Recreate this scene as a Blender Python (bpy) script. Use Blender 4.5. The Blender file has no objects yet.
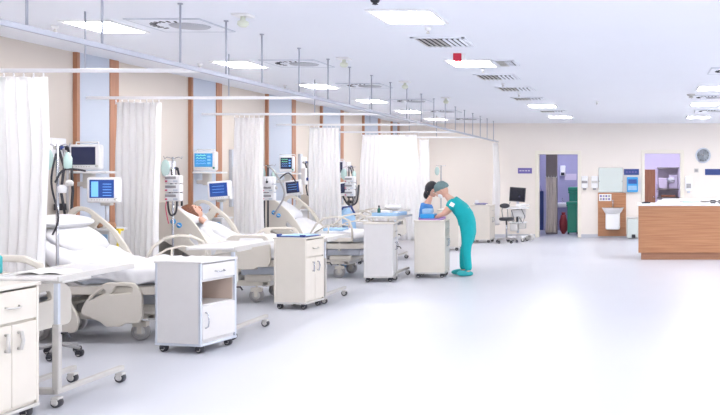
import bpy, bmesh, math, random
from mathutils import Vector, Matrix, noise
random.seed(7)
PI = math.pi
S = bpy.context.scene
COL = S.collection
CAMH, F, PX, PY = 1.556, 900.0, 640.0, 176.0
CEIL, WX, WY = 2.89, -6.1, 22.8

def at(px, Y):                       # world x of a sight line at depth Y
    return (px - PX) * Y / F
def zat(py, Y):
    return CAMH - (py - PY) * Y / F

# ------------------------------------------------------------------ materials
def mat(name, col, rough=0.5, metal=0.0, var=0.03, vscale=6.0, emit=None, es=0.0, transl=0.0,
        bump=0.0, bscale=60.0, stretch=(1, 1, 1), coat=0.0, alpha=1.0, spec=0.5):
    m = bpy.data.materials.new(name); m.use_nodes = True
    nt = m.node_tree; n = nt.nodes; l = nt.links
    b = n['Principled BSDF']; out = n['Material Output']
    tc = n.new('ShaderNodeTexCoord'); mp = n.new('ShaderNodeMapping')
    mp.inputs['Scale'].default_value = stretch
    l.new(tc.outputs['Object'], mp.inputs['Vector'])
    no = n.new('ShaderNodeTexNoise'); no.inputs['Scale'].default_value = vscale
    no.inputs['Detail'].default_value = 3
    l.new(mp.outputs['Vector'], no.inputs['Vector'])
    cr = n.new('ShaderNodeValToRGB')
    cr.color_ramp.elements[0].position = 0.3; cr.color_ramp.elements[1].position = 0.7
    cr.color_ramp.elements[0].color = tuple(max(0, c * (1 - var)) for c in col) + (1,)
    cr.color_ramp.elements[1].color = tuple(min(1, c * (1 + var)) for c in col) + (1,)
    l.new(no.outputs['Fac'], cr.inputs['Fac'])
    l.new(cr.outputs['Color'], b.inputs['Base Color'])
    b.inputs['Roughness'].default_value = rough
    b.inputs['Metallic'].default_value = metal
    b.inputs['Specular IOR Level'].default_value = spec
    b.inputs['Coat Weight'].default_value = coat
    b.inputs['Alpha'].default_value = alpha
    if emit:
        b.inputs['Emission Color'].default_value = tuple(emit) + (1,)
        b.inputs['Emission Strength'].default_value = es
    if bump:
        n2 = n.new('ShaderNodeTexNoise'); n2.inputs['Scale'].default_value = bscale
        l.new(mp.outputs['Vector'], n2.inputs['Vector'])
        bp = n.new('ShaderNodeBump'); bp.inputs['Strength'].default_value = bump
        bp.inputs['Distance'].default_value = 0.01
        l.new(n2.outputs['Fac'], bp.inputs['Height']); l.new(bp.outputs['Normal'], b.inputs['Normal'])
    if transl:
        t = n.new('ShaderNodeBsdfTranslucent'); mx = n.new('ShaderNodeMixShader')
        t.inputs['Color'].default_value = tuple(col) + (1,)
        mx.inputs['Fac'].default_value = transl
        l.new(b.outputs['BSDF'], mx.inputs[1]); l.new(t.outputs['BSDF'], mx.inputs[2])
        l.new(mx.outputs['Shader'], out.inputs['Surface'])
    return m

def wood(name, c1, c2, stretch=(1, 1, 18), rough=0.4, joints=0.0):
    m = mat(name, c1, rough, 0, 0.0, 2.2, stretch=stretch)
    nt = m.node_tree; n = nt.nodes; l = nt.links
    cr = [x for x in n if x.type == 'VALTORGB'][0]
    cr.color_ramp.elements[0].color = tuple(c1) + (1,); cr.color_ramp.elements[1].color = tuple(c2) + (1,)
    no = [x for x in n if x.type == 'TEX_NOISE'][0]; no.inputs['Detail'].default_value = 6
    return m

M = {}
M['floor'] = mat('floor_epoxy', (0.54, 0.555, 0.615), 0.36, 0, 0.012, 0.8, spec=0.5, bump=0.02, bscale=3)
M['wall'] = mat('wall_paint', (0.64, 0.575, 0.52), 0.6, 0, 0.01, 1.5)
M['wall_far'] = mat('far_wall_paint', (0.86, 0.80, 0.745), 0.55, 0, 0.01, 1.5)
M['ceil'] = mat('ceiling_paint', (0.87, 0.895, 0.96), 0.75, 0, 0.006, 1.0)
M['panel'] = mat('column_white', (0.50, 0.55, 0.65), 0.4, 0, 0.01, 2)
M['brown'] = wood('column_wood', (0.36, 0.155, 0.085), (0.46, 0.22, 0.125), (10, 10, 1))
M['oak'] = wood('counter_wood', (0.40, 0.17, 0.08), (0.53, 0.26, 0.13), (0.6, 0.6, 16), 0.35)
M['doorwood'] = wood('inner_door_wood', (0.34, 0.13, 0.065), (0.45, 0.19, 0.10), (8, 8, 1))
M['cream'] = mat('cream_plastic', (0.66, 0.62, 0.56), 0.35, 0, 0.015, 8)
M['creamframe'] = mat('cream_frame_paint', (0.84, 0.80, 0.70), 0.4, 0, 0.01, 3)
M['cab'] = mat('cabinet_laminate', (0.69, 0.675, 0.68), 0.35, 0, 0.012, 10)
M['cabcream'] = mat('cabinet_cream', (0.71, 0.665, 0.60), 0.35, 0, 0.012, 10)
M['white'] = mat('white_plastic', (0.88, 0.88, 0.90), 0.3, 0, 0.01, 5)
M['alu'] = mat('brushed_aluminium', (0.62, 0.66, 0.74), 0.35, 0.5, 0.03, 20)
M['tablegrey'] = mat('table_grey', (0.50, 0.48, 0.46), 0.4, 0.1, 0.02, 8)
M['rail'] = mat('rail_paint', (0.42, 0.44, 0.52), 0.4, 0.2, 0.02, 20)
M['railwhite'] = mat('rail_white_paint', (0.90, 0.90, 0.92), 0.35, 0, 0.01, 5)
M['grey'] = mat('grey_plastic', (0.36, 0.35, 0.36), 0.45, 0, 0.03, 8)
M['lgrey'] = mat('light_grey_metal', (0.60, 0.585, 0.57), 0.4, 0.2, 0.03, 8)
M['dark'] = mat('dark_rubber', (0.035, 0.035, 0.045), 0.5, 0, 0.1, 8)
M['black'] = mat('black_glass', (0.01, 0.01, 0.02), 0.12, 0, 0.05, 8)
M['chrome'] = mat('chrome', (0.55, 0.56, 0.6), 0.2, 0.9, 0.02, 8)
M['curtain'] = mat('curtain_cloth', (0.97, 0.965, 0.97), 0.8, 0, 0.005, 8, transl=0.6, bump=0.03, bscale=200)
M['linen'] = mat('white_linen', (0.68, 0.68, 0.705), 0.85, 0, 0.01, 8, bump=0.25, bscale=18)
M['bluelinen'] = mat('pale_blue_linen', (0.35, 0.55, 0.78), 0.8, 0, 0.05, 12, bump=0.3, bscale=18)
M['mattress'] = mat('mattress_cover', (0.70, 0.74, 0.82), 0.6, 0, 0.02, 5)
M['lamp'] = mat('lamp_diffuser', (0.9, 0.9, 0.9), 0.6, 0, 0, 5, emit=(1.0, 0.975, 0.955), es=16.5)
M['fillblue'] = mat('side_room_fill_lamp', (0.9, 0.9, 0.9), 0.6, 0, 0, 5, emit=(0.8, 0.82, 1.0), es=13.0)  # glow of the added panels that brighten the rooms beyond the doors
M['black_slot'] = mat('vent_dark', (0.02, 0.02, 0.03), 0.7)
M['perf'] = mat('perforated_grey', (0.48, 0.49, 0.54), 0.6, 0, 0.12, 90)
M['green'] = mat('green_plastic', (0.01, 0.23, 0.15), 0.4, 0, 0.04, 6)
M['red'] = mat('red_plastic', (0.62, 0.02, 0.06), 0.4, 0, 0.04, 6)
M['redbag'] = mat('dark_red_bag', (0.30, 0.04, 0.05), 0.5, 0, 0.1, 12)
M['blue'] = mat('navy_blue', (0.03, 0.06, 0.24), 0.4, 0, 0.03, 6)
M['brightblue'] = mat('bright_blue_plastic', (0.03, 0.33, 0.72), 0.35, 0, 0.05, 6)
M['cyan'] = mat('teal_plastic', (0.03, 0.42, 0.45), 0.4, 0, 0.03, 6)
M['purple'] = mat('lavender_wall', (0.40, 0.39, 0.57), 0.6, 0, 0.04, 3)
M['lilac'] = mat('lilac_wall', (0.70, 0.63, 0.76), 0.6, 0, 0.03, 3)
M['purplesign'] = mat('purple_sign', (0.17, 0.14, 0.42), 0.5, 0, 0.02, 6)
M['taupe'] = mat('taupe_cloth', (0.62, 0.55, 0.50), 0.8, 0, 0.04, 6)
M['beige'] = mat('beige_interior', (0.62, 0.50, 0.43), 0.5)
M['taupedark'] = mat('taupe_panel', (0.26, 0.23, 0.22), 0.6, 0, 0.04, 6)
M['mirror'] = mat('pale_green_glass', (0.62, 0.68, 0.66), 0.25, 0.2, 0.02, 1)
M['bluescreen'] = mat('screen_blue', (0.01, 0.03, 0.14), 0.15, emit=(0.015, 0.06, 0.26), es=0.35)
M['screenteal'] = mat('screen_teal', (0.03, 0.2, 0.4), 0.15, emit=(0.05, 0.18, 0.40), es=0.35)
M['screendark'] = mat('screen_dark', (0.012, 0.012, 0.03), 0.12, emit=(0.03, 0.035, 0.08), es=0.3)
M['glyph'] = mat('screen_glyph', (0.12, 0.3, 0.6), 0.3, emit=(0.12, 0.34, 0.8), es=0.45)
M['glyphg'] = mat('screen_trace_green', (0.2, 0.7, 0.4), 0.3, emit=(0.25, 0.8, 0.5), es=0.45)
M['skin'] = mat('skin', (0.72, 0.42, 0.32), 0.5, 0, 0.04, 15)
M['lip'] = mat('lip', (0.50, 0.18, 0.16), 0.5)
M['eyew'] = mat('eye_white', (0.85, 0.85, 0.85), 0.2)
M['hairr'] = mat('auburn_hair', (0.20, 0.075, 0.04), 0.6, 0, 0.35, 60, bump=0.5, bscale=80)
M['hairb'] = mat('dark_hair', (0.015, 0.015, 0.022), 0.5, 0, 0.35, 60, bump=0.5, bscale=80)
M['scrub'] = mat('teal_scrubs', (0.0, 0.40, 0.43), 0.8, 0, 0.05, 10, bump=0.35, bscale=14)
M['scrubblue'] = mat('blue_scrubs', (0.06, 0.24, 0.62), 0.8, 0, 0.05, 10, bump=0.35, bscale=14)
M['cap'] = mat('grey_green_cap', (0.16, 0.25, 0.26), 0.8, 0, 0.1, 25, bump=0.3, bscale=30)
M['mask'] = mat('white_mask', (0.85, 0.87, 0.9), 0.7)
M['glass'] = mat('pale_glass', (0.70, 0.92, 0.88), 0.1, 0, 0.01, 2, alpha=0.7)
M['brownbits'] = mat('brown_cardboard', (0.42, 0.22, 0.12), 0.7, 0, 0.25, 30)
M['yellow'] = mat('yellow_plastic', (0.80, 0.62, 0.05), 0.5)
M['orange'] = mat('orange_tube', (0.75, 0.25, 0.05), 0.5)
M['paper'] = mat('paper', (0.86, 0.85, 0.84), 0.8, 0, 0.02, 20)
M['pinkred'] = mat('pink_plastic', (0.65, 0.10, 0.20), 0.4)
M['violet'] = mat('violet_tray', (0.45, 0.28, 0.60), 0.5, 0, 0.04, 6)

# ------------------------------------------------------------------ mesh helpers
class MB:
    def __init__(s): s.bm = bmesh.new(); s.mats = []
    def mi(s, m):
        m = M[m] if isinstance(m, str) else m
        if m not in s.mats: s.mats.append(m)
        return s.mats.index(m)
    def merge(s, b, m, X=None, smooth=False):
        i = s.mi(m)
        if X is not None: bmesh.ops.transform(b, matrix=X, verts=b.verts)
        for f in b.faces: f.material_index = i; f.smooth = smooth
        me = bpy.data.meshes.new('t'); b.to_mesh(me); b.free()
        s.bm.from_mesh(me); bpy.data.meshes.remove(me); return s
    def box(s, x0, x1, y0, y1, z0, z1, m, b=0.0, X=None, seg=2):
        t = bmesh.new(); bmesh.ops.create_cube(t, size=1)
        for v in t.verts:
            v.co = Vector(((x0 + x1) / 2 + v.co.x * abs(x1 - x0), (y0 + y1) / 2 + v.co.y * abs(y1 - y0), (z0 + z1) / 2 + v.co.z * abs(z1 - z0)))
        if b: bmesh.ops.bevel(t, geom=t.edges[:], offset=min(b, .45 * min(abs(x1 - x0), abs(y1 - y0), abs(z1 - z0))), segments=seg, affect='EDGES', profile=.5)
        return s.merge(t, m, X)
    def tube(s, pts, r, m, n=10, X=None, closed=False):
        pts = [Vector(p) for p in pts]; t = bmesh.new(); rings = []
        rs = r if isinstance(r, (list, tuple)) else [r] * len(pts)
        N = len(pts); prev = None
        for i, p in enumerate(pts):
            if closed: d = pts[(i + 1) % N] - pts[i - 1]
            else: d = pts[min(i + 1, N - 1)] - pts[max(i - 1, 0)]
            d.normalize()
            if prev is None:
                a = d.orthogonal().normalized()
            else:
                a = prev - d * prev.dot(d)
                a = a.normalized() if a.length > 1e-6 else d.orthogonal().normalized()
            prev = a; c = d.cross(a)
            rings.append([t.verts.new(p + (a * math.cos(2 * PI * k / n) + c * math.sin(2 * PI * k / n)) * rs[i]) for k in range(n)])
        for i in range(N if closed else N - 1):
            A, B = rings[i], rings[(i + 1) % N]
            for k in range(n): t.faces.new((A[k], A[(k + 1) % n], B[(k + 1) % n], B[k]))
        if not closed:
            t.faces.new(rings[0][::-1]); t.faces.new(rings[-1])
        s.merge(t, m, X, True); return s
    def cyl(s, p0, p1, r, m, r2=None, n=16, X=None):
        return s.tube([p0, p1], [r, r if r2 is None else r2], m, n, X)
    def lathe(s, prof, m, X=None, n=20):
        t = bmesh.new(); rings = []
        for r, z in prof:
            rings.append([t.verts.new((max(r, 1e-4) * math.cos(2 * PI * k / n), max(r, 1e-4) * math.sin(2 * PI * k / n), z)) for k in range(n)])
        for A, B in zip(rings, rings[1:]):
            for k in range(n): t.faces.new((A[k], A[(k + 1) % n], B[(k + 1) % n], B[k]))
        t.faces.new(rings[0][::-1]); t.faces.new(rings[-1])
        return s.merge(t, m, X, True)
    def sph(s, c, r, m, X=None, n=16, fn=None):
        t = bmesh.new(); bmesh.ops.create_uvsphere(t, u_segments=n, v_segments=max(8, n // 2 + 2), radius=1)
        r = r if isinstance(r, (list, tuple)) else (r, r, r)
        for v in t.verts:
            q = fn(v.co.copy()) if fn else v.co
            v.co = Vector((c[0] + q.x * r[0], c[1] + q.y * r[1], c[2] + q.z * r[2]))
        return s.merge(t, m, X, True)
    def plate(s, outer, holes, th, m, X=None, bev=0.006):
        cu = bpy.data.curves.new('c', 'CURVE'); cu.dimensions = '2D'; cu.fill_mode = 'BOTH'
        cu.extrude = max(th / 2 - bev, 1e-4); cu.bevel_depth = bev; cu.bevel_resolution = 1; cu.offset = -bev
        for o in [outer] + list(holes):
            sp = cu.splines.new('POLY'); sp.points.add(len(o) - 1); sp.use_cyclic_u = True
            for p, q in zip(sp.points, o): p.co = (q[0], q[1], 0, 1)
        ob = bpy.data.objects.new('c', cu); me = ob.to_mesh()
        t = bmesh.new(); t.from_mesh(me); ob.to_mesh_clear()
        bpy.data.objects.remove(ob); bpy.data.curves.remove(cu)
        bmesh.ops.remove_doubles(t, verts=t.verts, dist=1e-5)
        return s.merge(t, m, X)
    def obj(s, name, parent=None, loc=None, normals=True, mods=None):
        if normals: bmesh.ops.recalc_face_normals(s.bm, faces=s.bm.faces)
        me = bpy.data.meshes.new(name); s.bm.to_mesh(me); s.bm.free()
        for m in s.mats: me.materials.append(m)
        o = bpy.data.objects.new(name, me); COL.objects.link(o)
        if parent: o.parent = parent
        if loc: o.location = loc
        return o

def rpoly(pts, r, n=5):
    out = []; N = len(pts)
    rr = r if isinstance(r, (list, tuple)) else [r] * N
    for i in range(N):
        p = Vector(pts[i]).to_2d(); a = Vector(pts[i - 1]).to_2d(); b = Vector(pts[(i + 1) % N]).to_2d()
        q = min(rr[i], (a - p).length * .49, (b - p).length * .49)
        s_, e = p + (a - p).normalized() * q, p + (b - p).normalized() * q
        for k in range(n + 1):
            t = k / n; v = s_ * (1 - t) ** 2 + p * 2 * t * (1 - t) + e * t * t
            out.append((v.x, v.y))
    return out
XZ = Matrix(((1, 0, 0, 0), (0, 0, 1, 0), (0, 1, 0, 0), (0, 0, 0, 1)))    # plate drawn in x,z
YZ = Matrix(((0, 0, 1, 0), (1, 0, 0, 0), (0, 1, 0, 0), (0, 0, 0, 1)))    # plate drawn in y,z
T = Matrix.Translation
def R(a, ax='Z'): return Matrix.Rotation(math.radians(a), 4, ax)
def arc(c, r, a0, a1, n=10, ax=0):
    o = []
    for i in range(n + 1):
        a = math.radians(a0 + (a1 - a0) * i / n); o.append((c[0] + r * math.cos(a), c[1], c[2] + r * math.sin(a)))
    return o

def thing(name, label, cat, loc=(0, 0, 0), rz=0, group=None):
    o = bpy.data.objects.new(name, None); COL.objects.link(o); o.empty_display_size = .1
    o.location = loc; o.rotation_euler = (0, 0, math.radians(rz)); return tag(o, label, cat, group)
def tag(o, label, cat, group=None):
    o['label'] = label; o['category'] = cat
    if group: o['group'] = group
    return o
def struct(name, mb, parent=None):
    o = mb.obj(name, parent)
    if not parent: o['kind'] = 'structure'
    return o
def copy_tree(o, parent=None):
    c = o.copy(); COL.objects.link(c)
    if parent: c.parent = parent
    for ch in list(o.children): copy_tree(ch, c)
    return c

# ------------------------------------------------------------------ room shell
RX, BY = 8.0, -4.0
struct('floor', MB().box(WX - .2, RX, BY, WY + .2, -.1, 0, 'floor'))
struct('ceiling', MB().box(WX - .2, RX, BY, WY + .2, CEIL, CEIL + .1, 'ceil'))
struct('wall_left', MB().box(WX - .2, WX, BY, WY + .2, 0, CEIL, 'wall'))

FY = WY
fx = lambda p: at(p, FY)
d1 = (fx(538), fx(578.5)); d2 = (fx(644), fx(681)); dh = zat(153.5, FY); dh2 = dh + .02
w = MB()
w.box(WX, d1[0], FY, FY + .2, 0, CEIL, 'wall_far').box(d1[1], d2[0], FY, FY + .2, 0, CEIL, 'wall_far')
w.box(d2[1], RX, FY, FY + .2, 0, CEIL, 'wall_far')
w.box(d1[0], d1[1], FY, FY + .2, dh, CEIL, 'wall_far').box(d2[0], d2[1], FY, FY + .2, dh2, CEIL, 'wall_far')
struct('wall_far', w)
for i, (d, h) in enumerate(((d1, dh), (d2, dh2))):
    f = MB()
    for a, b in ((d[0] - .07, d[0] + .02), (d[1] - .02, d[1] + .07)): f.box(a, b, FY - .025, FY + .22, 0, h - .02, 'creamframe', .008)
    f.box(d[0] - .07, d[1] + .07, FY - .025, FY + .22, h - .02, h + .07, 'creamframe', .008)
    struct('door_%d' % (i + 1), f)
b_ = MB()
b_.box(WX, d1[0] - .07, FY - .012, FY, 0, .08, 'floor').box(d1[1] + .07, d2[0] - .07, FY - .012, FY, 0, .08, 'floor').box(d2[1] + .07, RX, FY - .012, FY, 0, .08, 'floor')
struct('baseboard_far', b_)
# columns on the left wall: pale panel between two wooden strips
cols = [(9.68, 10.52), (12.15, 13.1), (14.64, 15.9), (17.15, 18.45), (19.75, 21.05), (22.0, 22.72)]
cols = [(7.25, 8.05)] + cols
for i, (a, b) in enumerate(cols):
    dz = .5
    t = struct('trim_%d' % (i + 1), MB().box(WX, WX + .04, a + .05, b - .24, 0, CEIL, 'panel'))
    MB().box(WX, WX + .045, a, a + .05, 0, CEIL, 'brown').obj('wood_strip', t)
    MB().box(WX, WX + .05, b - .24, b - .07, 0, CEIL, 'brown').obj('wood_strip', t)

# rooms beyond the doors
s = MB()   # left side room
sx0, sx1, sy = d1[0] - .8, d1[1] + .9, FY + 3.0
s.box(sx0, sx1, sy, sy + .1, 0, CEIL, 'purple').box(sx0 - .1, sx0, FY + .2, sy, 0, CEIL, 'purple').box(sx1, sx1 + .1, FY + .2, sy, 0, CEIL, 'purple')
s.box(sx0, sx1, FY + .2, sy, CEIL, CEIL + .1, 'lilac')
struct('wall_side_room', s)
struct('trim_20', MB().box(sx0, sx1, FY + .2, sy, -.1, 0, 'floor'))
s = MB()
tx0, tx1, ty = d2[0] - .7, d2[1] + .9, FY + 2.6
s.box(tx0, tx1, ty, ty + .1, 0, CEIL, 'lilac').box(tx0 - .1, tx0, FY + .2, ty, 0, CEIL, 'lilac').box(tx1, tx1 + .1, FY + .2, ty, 0, CEIL, 'lilac')
s.box(tx0, tx1, FY + .2, ty, CEIL, CEIL + .1, 'lilac')
struct('wall_office', s)
struct('trim_21', MB().box(tx0, tx1, FY + .2, ty, -.1, 0, 'floor'))
for (x0, x1, yy, mm, lb) in ((d1[0] + .2, d1[1] - .2, FY + 1.6, 'fillblue', 'unseen ceiling panel added to light the purple side room, left doorway'), (d2[0] + .15, d2[1] - .15, FY + 1.2, 'fillblue', 'unseen ceiling panel added to light the room behind the reception')):  # unseen glowing panels, added to brighten both rooms
    t = thing('ceiling_light', lb, 'light', ((x0 + x1) / 2, yy, CEIL - .02))
    MB().box(-(x1 - x0) / 2, (x1 - x0) / 2, -.3, .3, -.005, .005, mm).obj('diffuser', t)
    MB().box(-(x1 - x0) / 2 - .03, (x1 - x0) / 2 + .03, -.33, .33, .006, .02, 'white').obj('frame', t)

# ------------------------------------------------------------------ ceiling fixtures
def ceiling_light(x, y, label, wx=.48, wy=.56):
    t = thing('ceiling_light', label, 'light', (x, y, CEIL), 0, 'square ceiling light panels')
    MB().box(-wx / 2, wx / 2, -wy / 2, wy / 2, -.012, -.004, 'lamp').obj('diffuser', t)
    f = MB()
    f.box(-wx / 2 - .03, wx / 2 + .03, -wy / 2 - .03, -wy / 2, -.016, 0, 'white').box(-wx / 2 - .03, wx / 2 + .03, wy / 2, wy / 2 + .03, -.016, 0, 'white')
    f.box(-wx / 2 - .03, -wx / 2, -wy / 2, wy / 2, -.016, 0, 'white').box(wx / 2, wx / 2 + .03, -wy / 2, wy / 2, -.016, 0, 'white')
    f.obj('frame', t); return t
ordn = ['nearest', 'second nearest', 'third nearest', 'fourth nearest', 'fifth nearest', 'farthest']
for i, y in enumerate((8.0, 10.7, 13.3, 15.95, 18.5, 21.0)):
    ceiling_light(-4.75, y, '%s white ceiling light panel in the row over the beds' % ordn[i], .40)
for x, y, lb in ((-1.93, 7.5, 'large bright ceiling light panel nearest the camera in the middle row'), (-1.98, 10.6, 'bright ceiling panel just behind the small red ceiling signal box'),
              (-1.85, 17.05, 'bright ceiling panel beyond the four grilles of the middle row'), (-1.78, 20.2, 'bright ceiling panel closest to the far wall in the middle row'),
              (1.13, 13.6, 'nearest bright ceiling panel of the right hand row'), (1.2, 16.6, 'middle bright ceiling panel of the right hand row'), (1.32, 20.3, 'bright ceiling panel of the right hand row closest to the far wall')):
    ceiling_light(x, y, lb)
for x in (-4.75, -1.93, 1.3, 4.2, 6.6):  # unseen panels continuing the light grid, added to light the ward
    for y in (-2.5, .8, 4.0, 7.4, 10.6, 13.8, 17.0, 20.2):
        if x < 0 and y > 5: continue
        if x == 1.3 and y > 10: continue
        ceiling_light(x, y, 'unseen ceiling light panel added outside the picture frame to light the ward')

def swirl(x, y, label):
    t = thing('round_air_diffuser', label, 'air vent', (x, y, CEIL), 0, 'round ceiling air diffusers')
    f = MB(); f.box(-.31, .31, -.33, .33, -.008, 0, 'ceil')
    for a, b, c, d in ((-.31, .31, -.34, -.325), (-.31, .31, .325, .34), (-.325, -.31, -.34, .34), (.31, .325, -.34, .34)): f.box(a, b, c, d, -.011, 0, 'alu')
    f.obj('square_plate', t)
    MB().lathe([(.001, -.022), (.155, -.02), (.17, -.008)], 'perf', X=T((.075, 0, 0))).obj('perforated_disc', t)
    sl = MB()
    for k in range(10, 20):
        sl.box(.195, .25, -.009, .009, -.0125, -.0078, 'black_slot', X=R(k * 15))
    sl.obj('slots', t)
for i, y in enumerate((7.95, 10.65, 13.25, 15.95, 18.5, 21.0)):
    swirl(-4.05, y, '%s round grey air diffuser in the ceiling row over the beds' % ordn[i])
for x, y, lb in ((1.2, 11.4, 'round air diffuser high on the right, nearest of that side'), (1.2, 15.2, 'round air diffuser on the right between the first two light panels'), (1.45, 18.4, 'dark round air diffuser on the right between the last two light panels')):
    swirl(x, y, lb)

def grille(x, y, wx, wy, label, dark=True):
    t = thing('ceiling_grille', label, 'air vent', (x, y, CEIL), 0, 'slatted ceiling grilles')
    f = MB()
    for a, b, c, d in ((-wx / 2, wx / 2, -wy / 2, -wy / 2 + .03), (-wx / 2, wx / 2, wy / 2 - .03, wy / 2), (-wx / 2, -wx / 2 + .03, -wy / 2, wy / 2), (wx / 2 - .03, wx / 2, -wy / 2, wy / 2)):
        f.box(a, b, c, d, -.012, 0, 'ceil')
    f.obj('frame', t)
    MB().box(-wx / 2 + .03, wx / 2 - .03, -wy / 2 + .03, wy / 2 - .03, -.004, -.001, 'black_slot').obj('backing', t)
    sl = MB(); n = 9
    for k in range(n):
        xx = -wx / 2 + .05 + (wx - .1) * k / (n - 1)
        ang = 60 if k < n * .55 else -35
        hwS = (wx - .1) / (n - 1) * (.54 if k < n * .55 else .22)
        sl.box(-hwS, hwS, -wy / 2 + .035, wy / 2 - .035, -.0015, .0015, 'lgrey' if k < n * .55 else 'ceil', X=T((xx, 0, -.014)) @ R(ang * .3 if k < n * .55 else ang, 'Y'))
    sl.obj('slats', t)
grille(-1.95, 8.94, .52, .6, 'slatted ceiling grille nearest the camera, before the red signal box')
grille(-1.58, 10.6, .26, .55, 'narrow slatted grille touching the right of a bright ceiling panel')
grille(-1.92, 12.1, .55, .6, 'slatted ceiling grille just beyond the light with the red box')
grille(-1.9, 13.75, .55, .6, 'grey slatted ceiling grille, third along the middle row')
grille(-1.92, 15.5, .55, .5, 'slatted ceiling grille last before the far pair of light panels')
grille(-1.8, 18.5, .55, .5, 'thin slatted ceiling grille between the two farthest middle lights')

def knob(name, px, py, label, cat='smoke detector', r=.05, m='white', drop=.05, grp=None):
    Y = F * (CEIL - CAMH - .03) / (PY - py); o = thing(name, label, cat, (at(px, Y), Y, CEIL), 0, grp)
    MB().lathe([(r, 0), (r, -.012), (r * .8, -.025), (r * .45, -.03)], m).obj('base', o)
    MB().lathe([(r * .35, -.03), (r * .4, -drop + .008), (r * .7, -drop), (.002, -drop - .006)], 'lgrey' if m == 'white' else m).obj('head', o)
for px, py, lb in ((243, 24, 'nearest pale green hanging detector over the beds'), (344, 65, 'second pale hanging detector over the beds'), (405, 87, 'third pale hanging detector over the beds'), (446, 102, 'farthest pale hanging detector over the beds')):
    Y = F * (CEIL - CAMH - .08) / (PY - py); t = thing('ceiling_camera', lb, 'detector', (at(px, Y), Y, CEIL), 0, 'hanging detectors')
    MB().box(-.07, .07, -.07, .07, -.02, 0, 'white', .005).obj('mounting_plate', t)
    MB().lathe([(.02, -.02), (.02, -.05), (.042, -.06), (.046, -.085), (.024, -.105)], mat('pale_green_plastic', (.74, .78, .66), .4)).obj('dome', t)
for px, py, lb in ((55, 29, 'small sprinkler beside the nearest row light'), (428, 31, 'small sprinkler in front of the nearest slatted grille'), (483, 71, 'small sprinkler between a light panel and a grille'), (200, 66, 'small sprinkler left of the second bed light'),
                   (285, 87, 'small sprinkler left of the third bed light'), (503, 85, 'small sprinkler over the fourth grille'), (519, 95, 'small sprinkler over the fifth grille'), (597, 103, 'single sprinkler on the empty ceiling above the washbasin')):
    knob('sprinkler', px, py, lb, 'sprinkler', .028, 'white', .05, 'ceiling sprinklers')
knob('dome_camera', 375, 3, 'black dome camera on the ceiling beside the nearest middle light', 'camera', .035, 'dark', .04)
knob('dome_camera', 691, 96, 'grey dome detector on the right ceiling beside the light panels', 'detector', .07, 'lgrey', .06)
t = thing('signal_box', 'small red and white signal box hanging below the ceiling', 'signal lamp', (at(459, 9.8), 9.8, CEIL))
MB().box(-.06, .03, -.03, .03, -.085, 0, 'red', .006).obj('red_housing', t)
MB().box(.031, .065, -.025, .025, -.075, 0, 'white', .006).obj('white_end', t)

# ------------------------------------------------------------------ curtain rails
RZ, RXL = 2.411, -3.55
t = thing('curtain_rail', 'long grey ceiling-hung rail running the length of the ward in front of the beds', 'rail', (RXL, 4, RZ))
MB().box(-.013, .013, 0, WY - 4.3, -.017, .017, 'rail', .005).obj('rail', t)
ys = [4.4, 5.21, 5.94, 6.95, 7.72, 8.45, 9.37, 10.24, 11.0, 11.9, 12.8]
while ys[-1] < 21.5: ys.append(ys[-1] + .9)
for y in ys: MB().cyl((0, y - 4, .02), (0, y - 4, CEIL - RZ), .008, 'rail', n=8).lathe([(.02, CEIL - RZ), (.02, CEIL - RZ - .01)], 'rail', X=T((0, y - 4, 0)), n=10).obj('hanger', t)
RY = [7.3, 9.85, 12.45, 15.0, 17.55, 19.9]
names = ['nearest', 'second', 'third', 'fourth', 'fifth', 'farthest']
for i, y in enumerate(RY):
    t = thing('cross_rail', '%s white curtain rail running from the wall to the long rail' % names[i], 'rail', (WX, y, RZ), 0, 'cross rails between the beds')
    MB().box(.0, RXL - WX - .02, -.014, .014, -.016, .016, 'railwhite', .005).obj('rail', t)
    MB().cyl((RXL - WX - .95, 0, .02), (RXL - WX - .95, 0, CEIL - RZ), .007, 'rail', n=8).obj('hanger', t)
    MB().lathe([(.045, 0), (.045, .015), (.025, .03)], 'white', X=R(90, 'Y') @ T((0, 0, 0))).obj('wall_flange', t)
    if i in (0, 1, 4): continue

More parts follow.
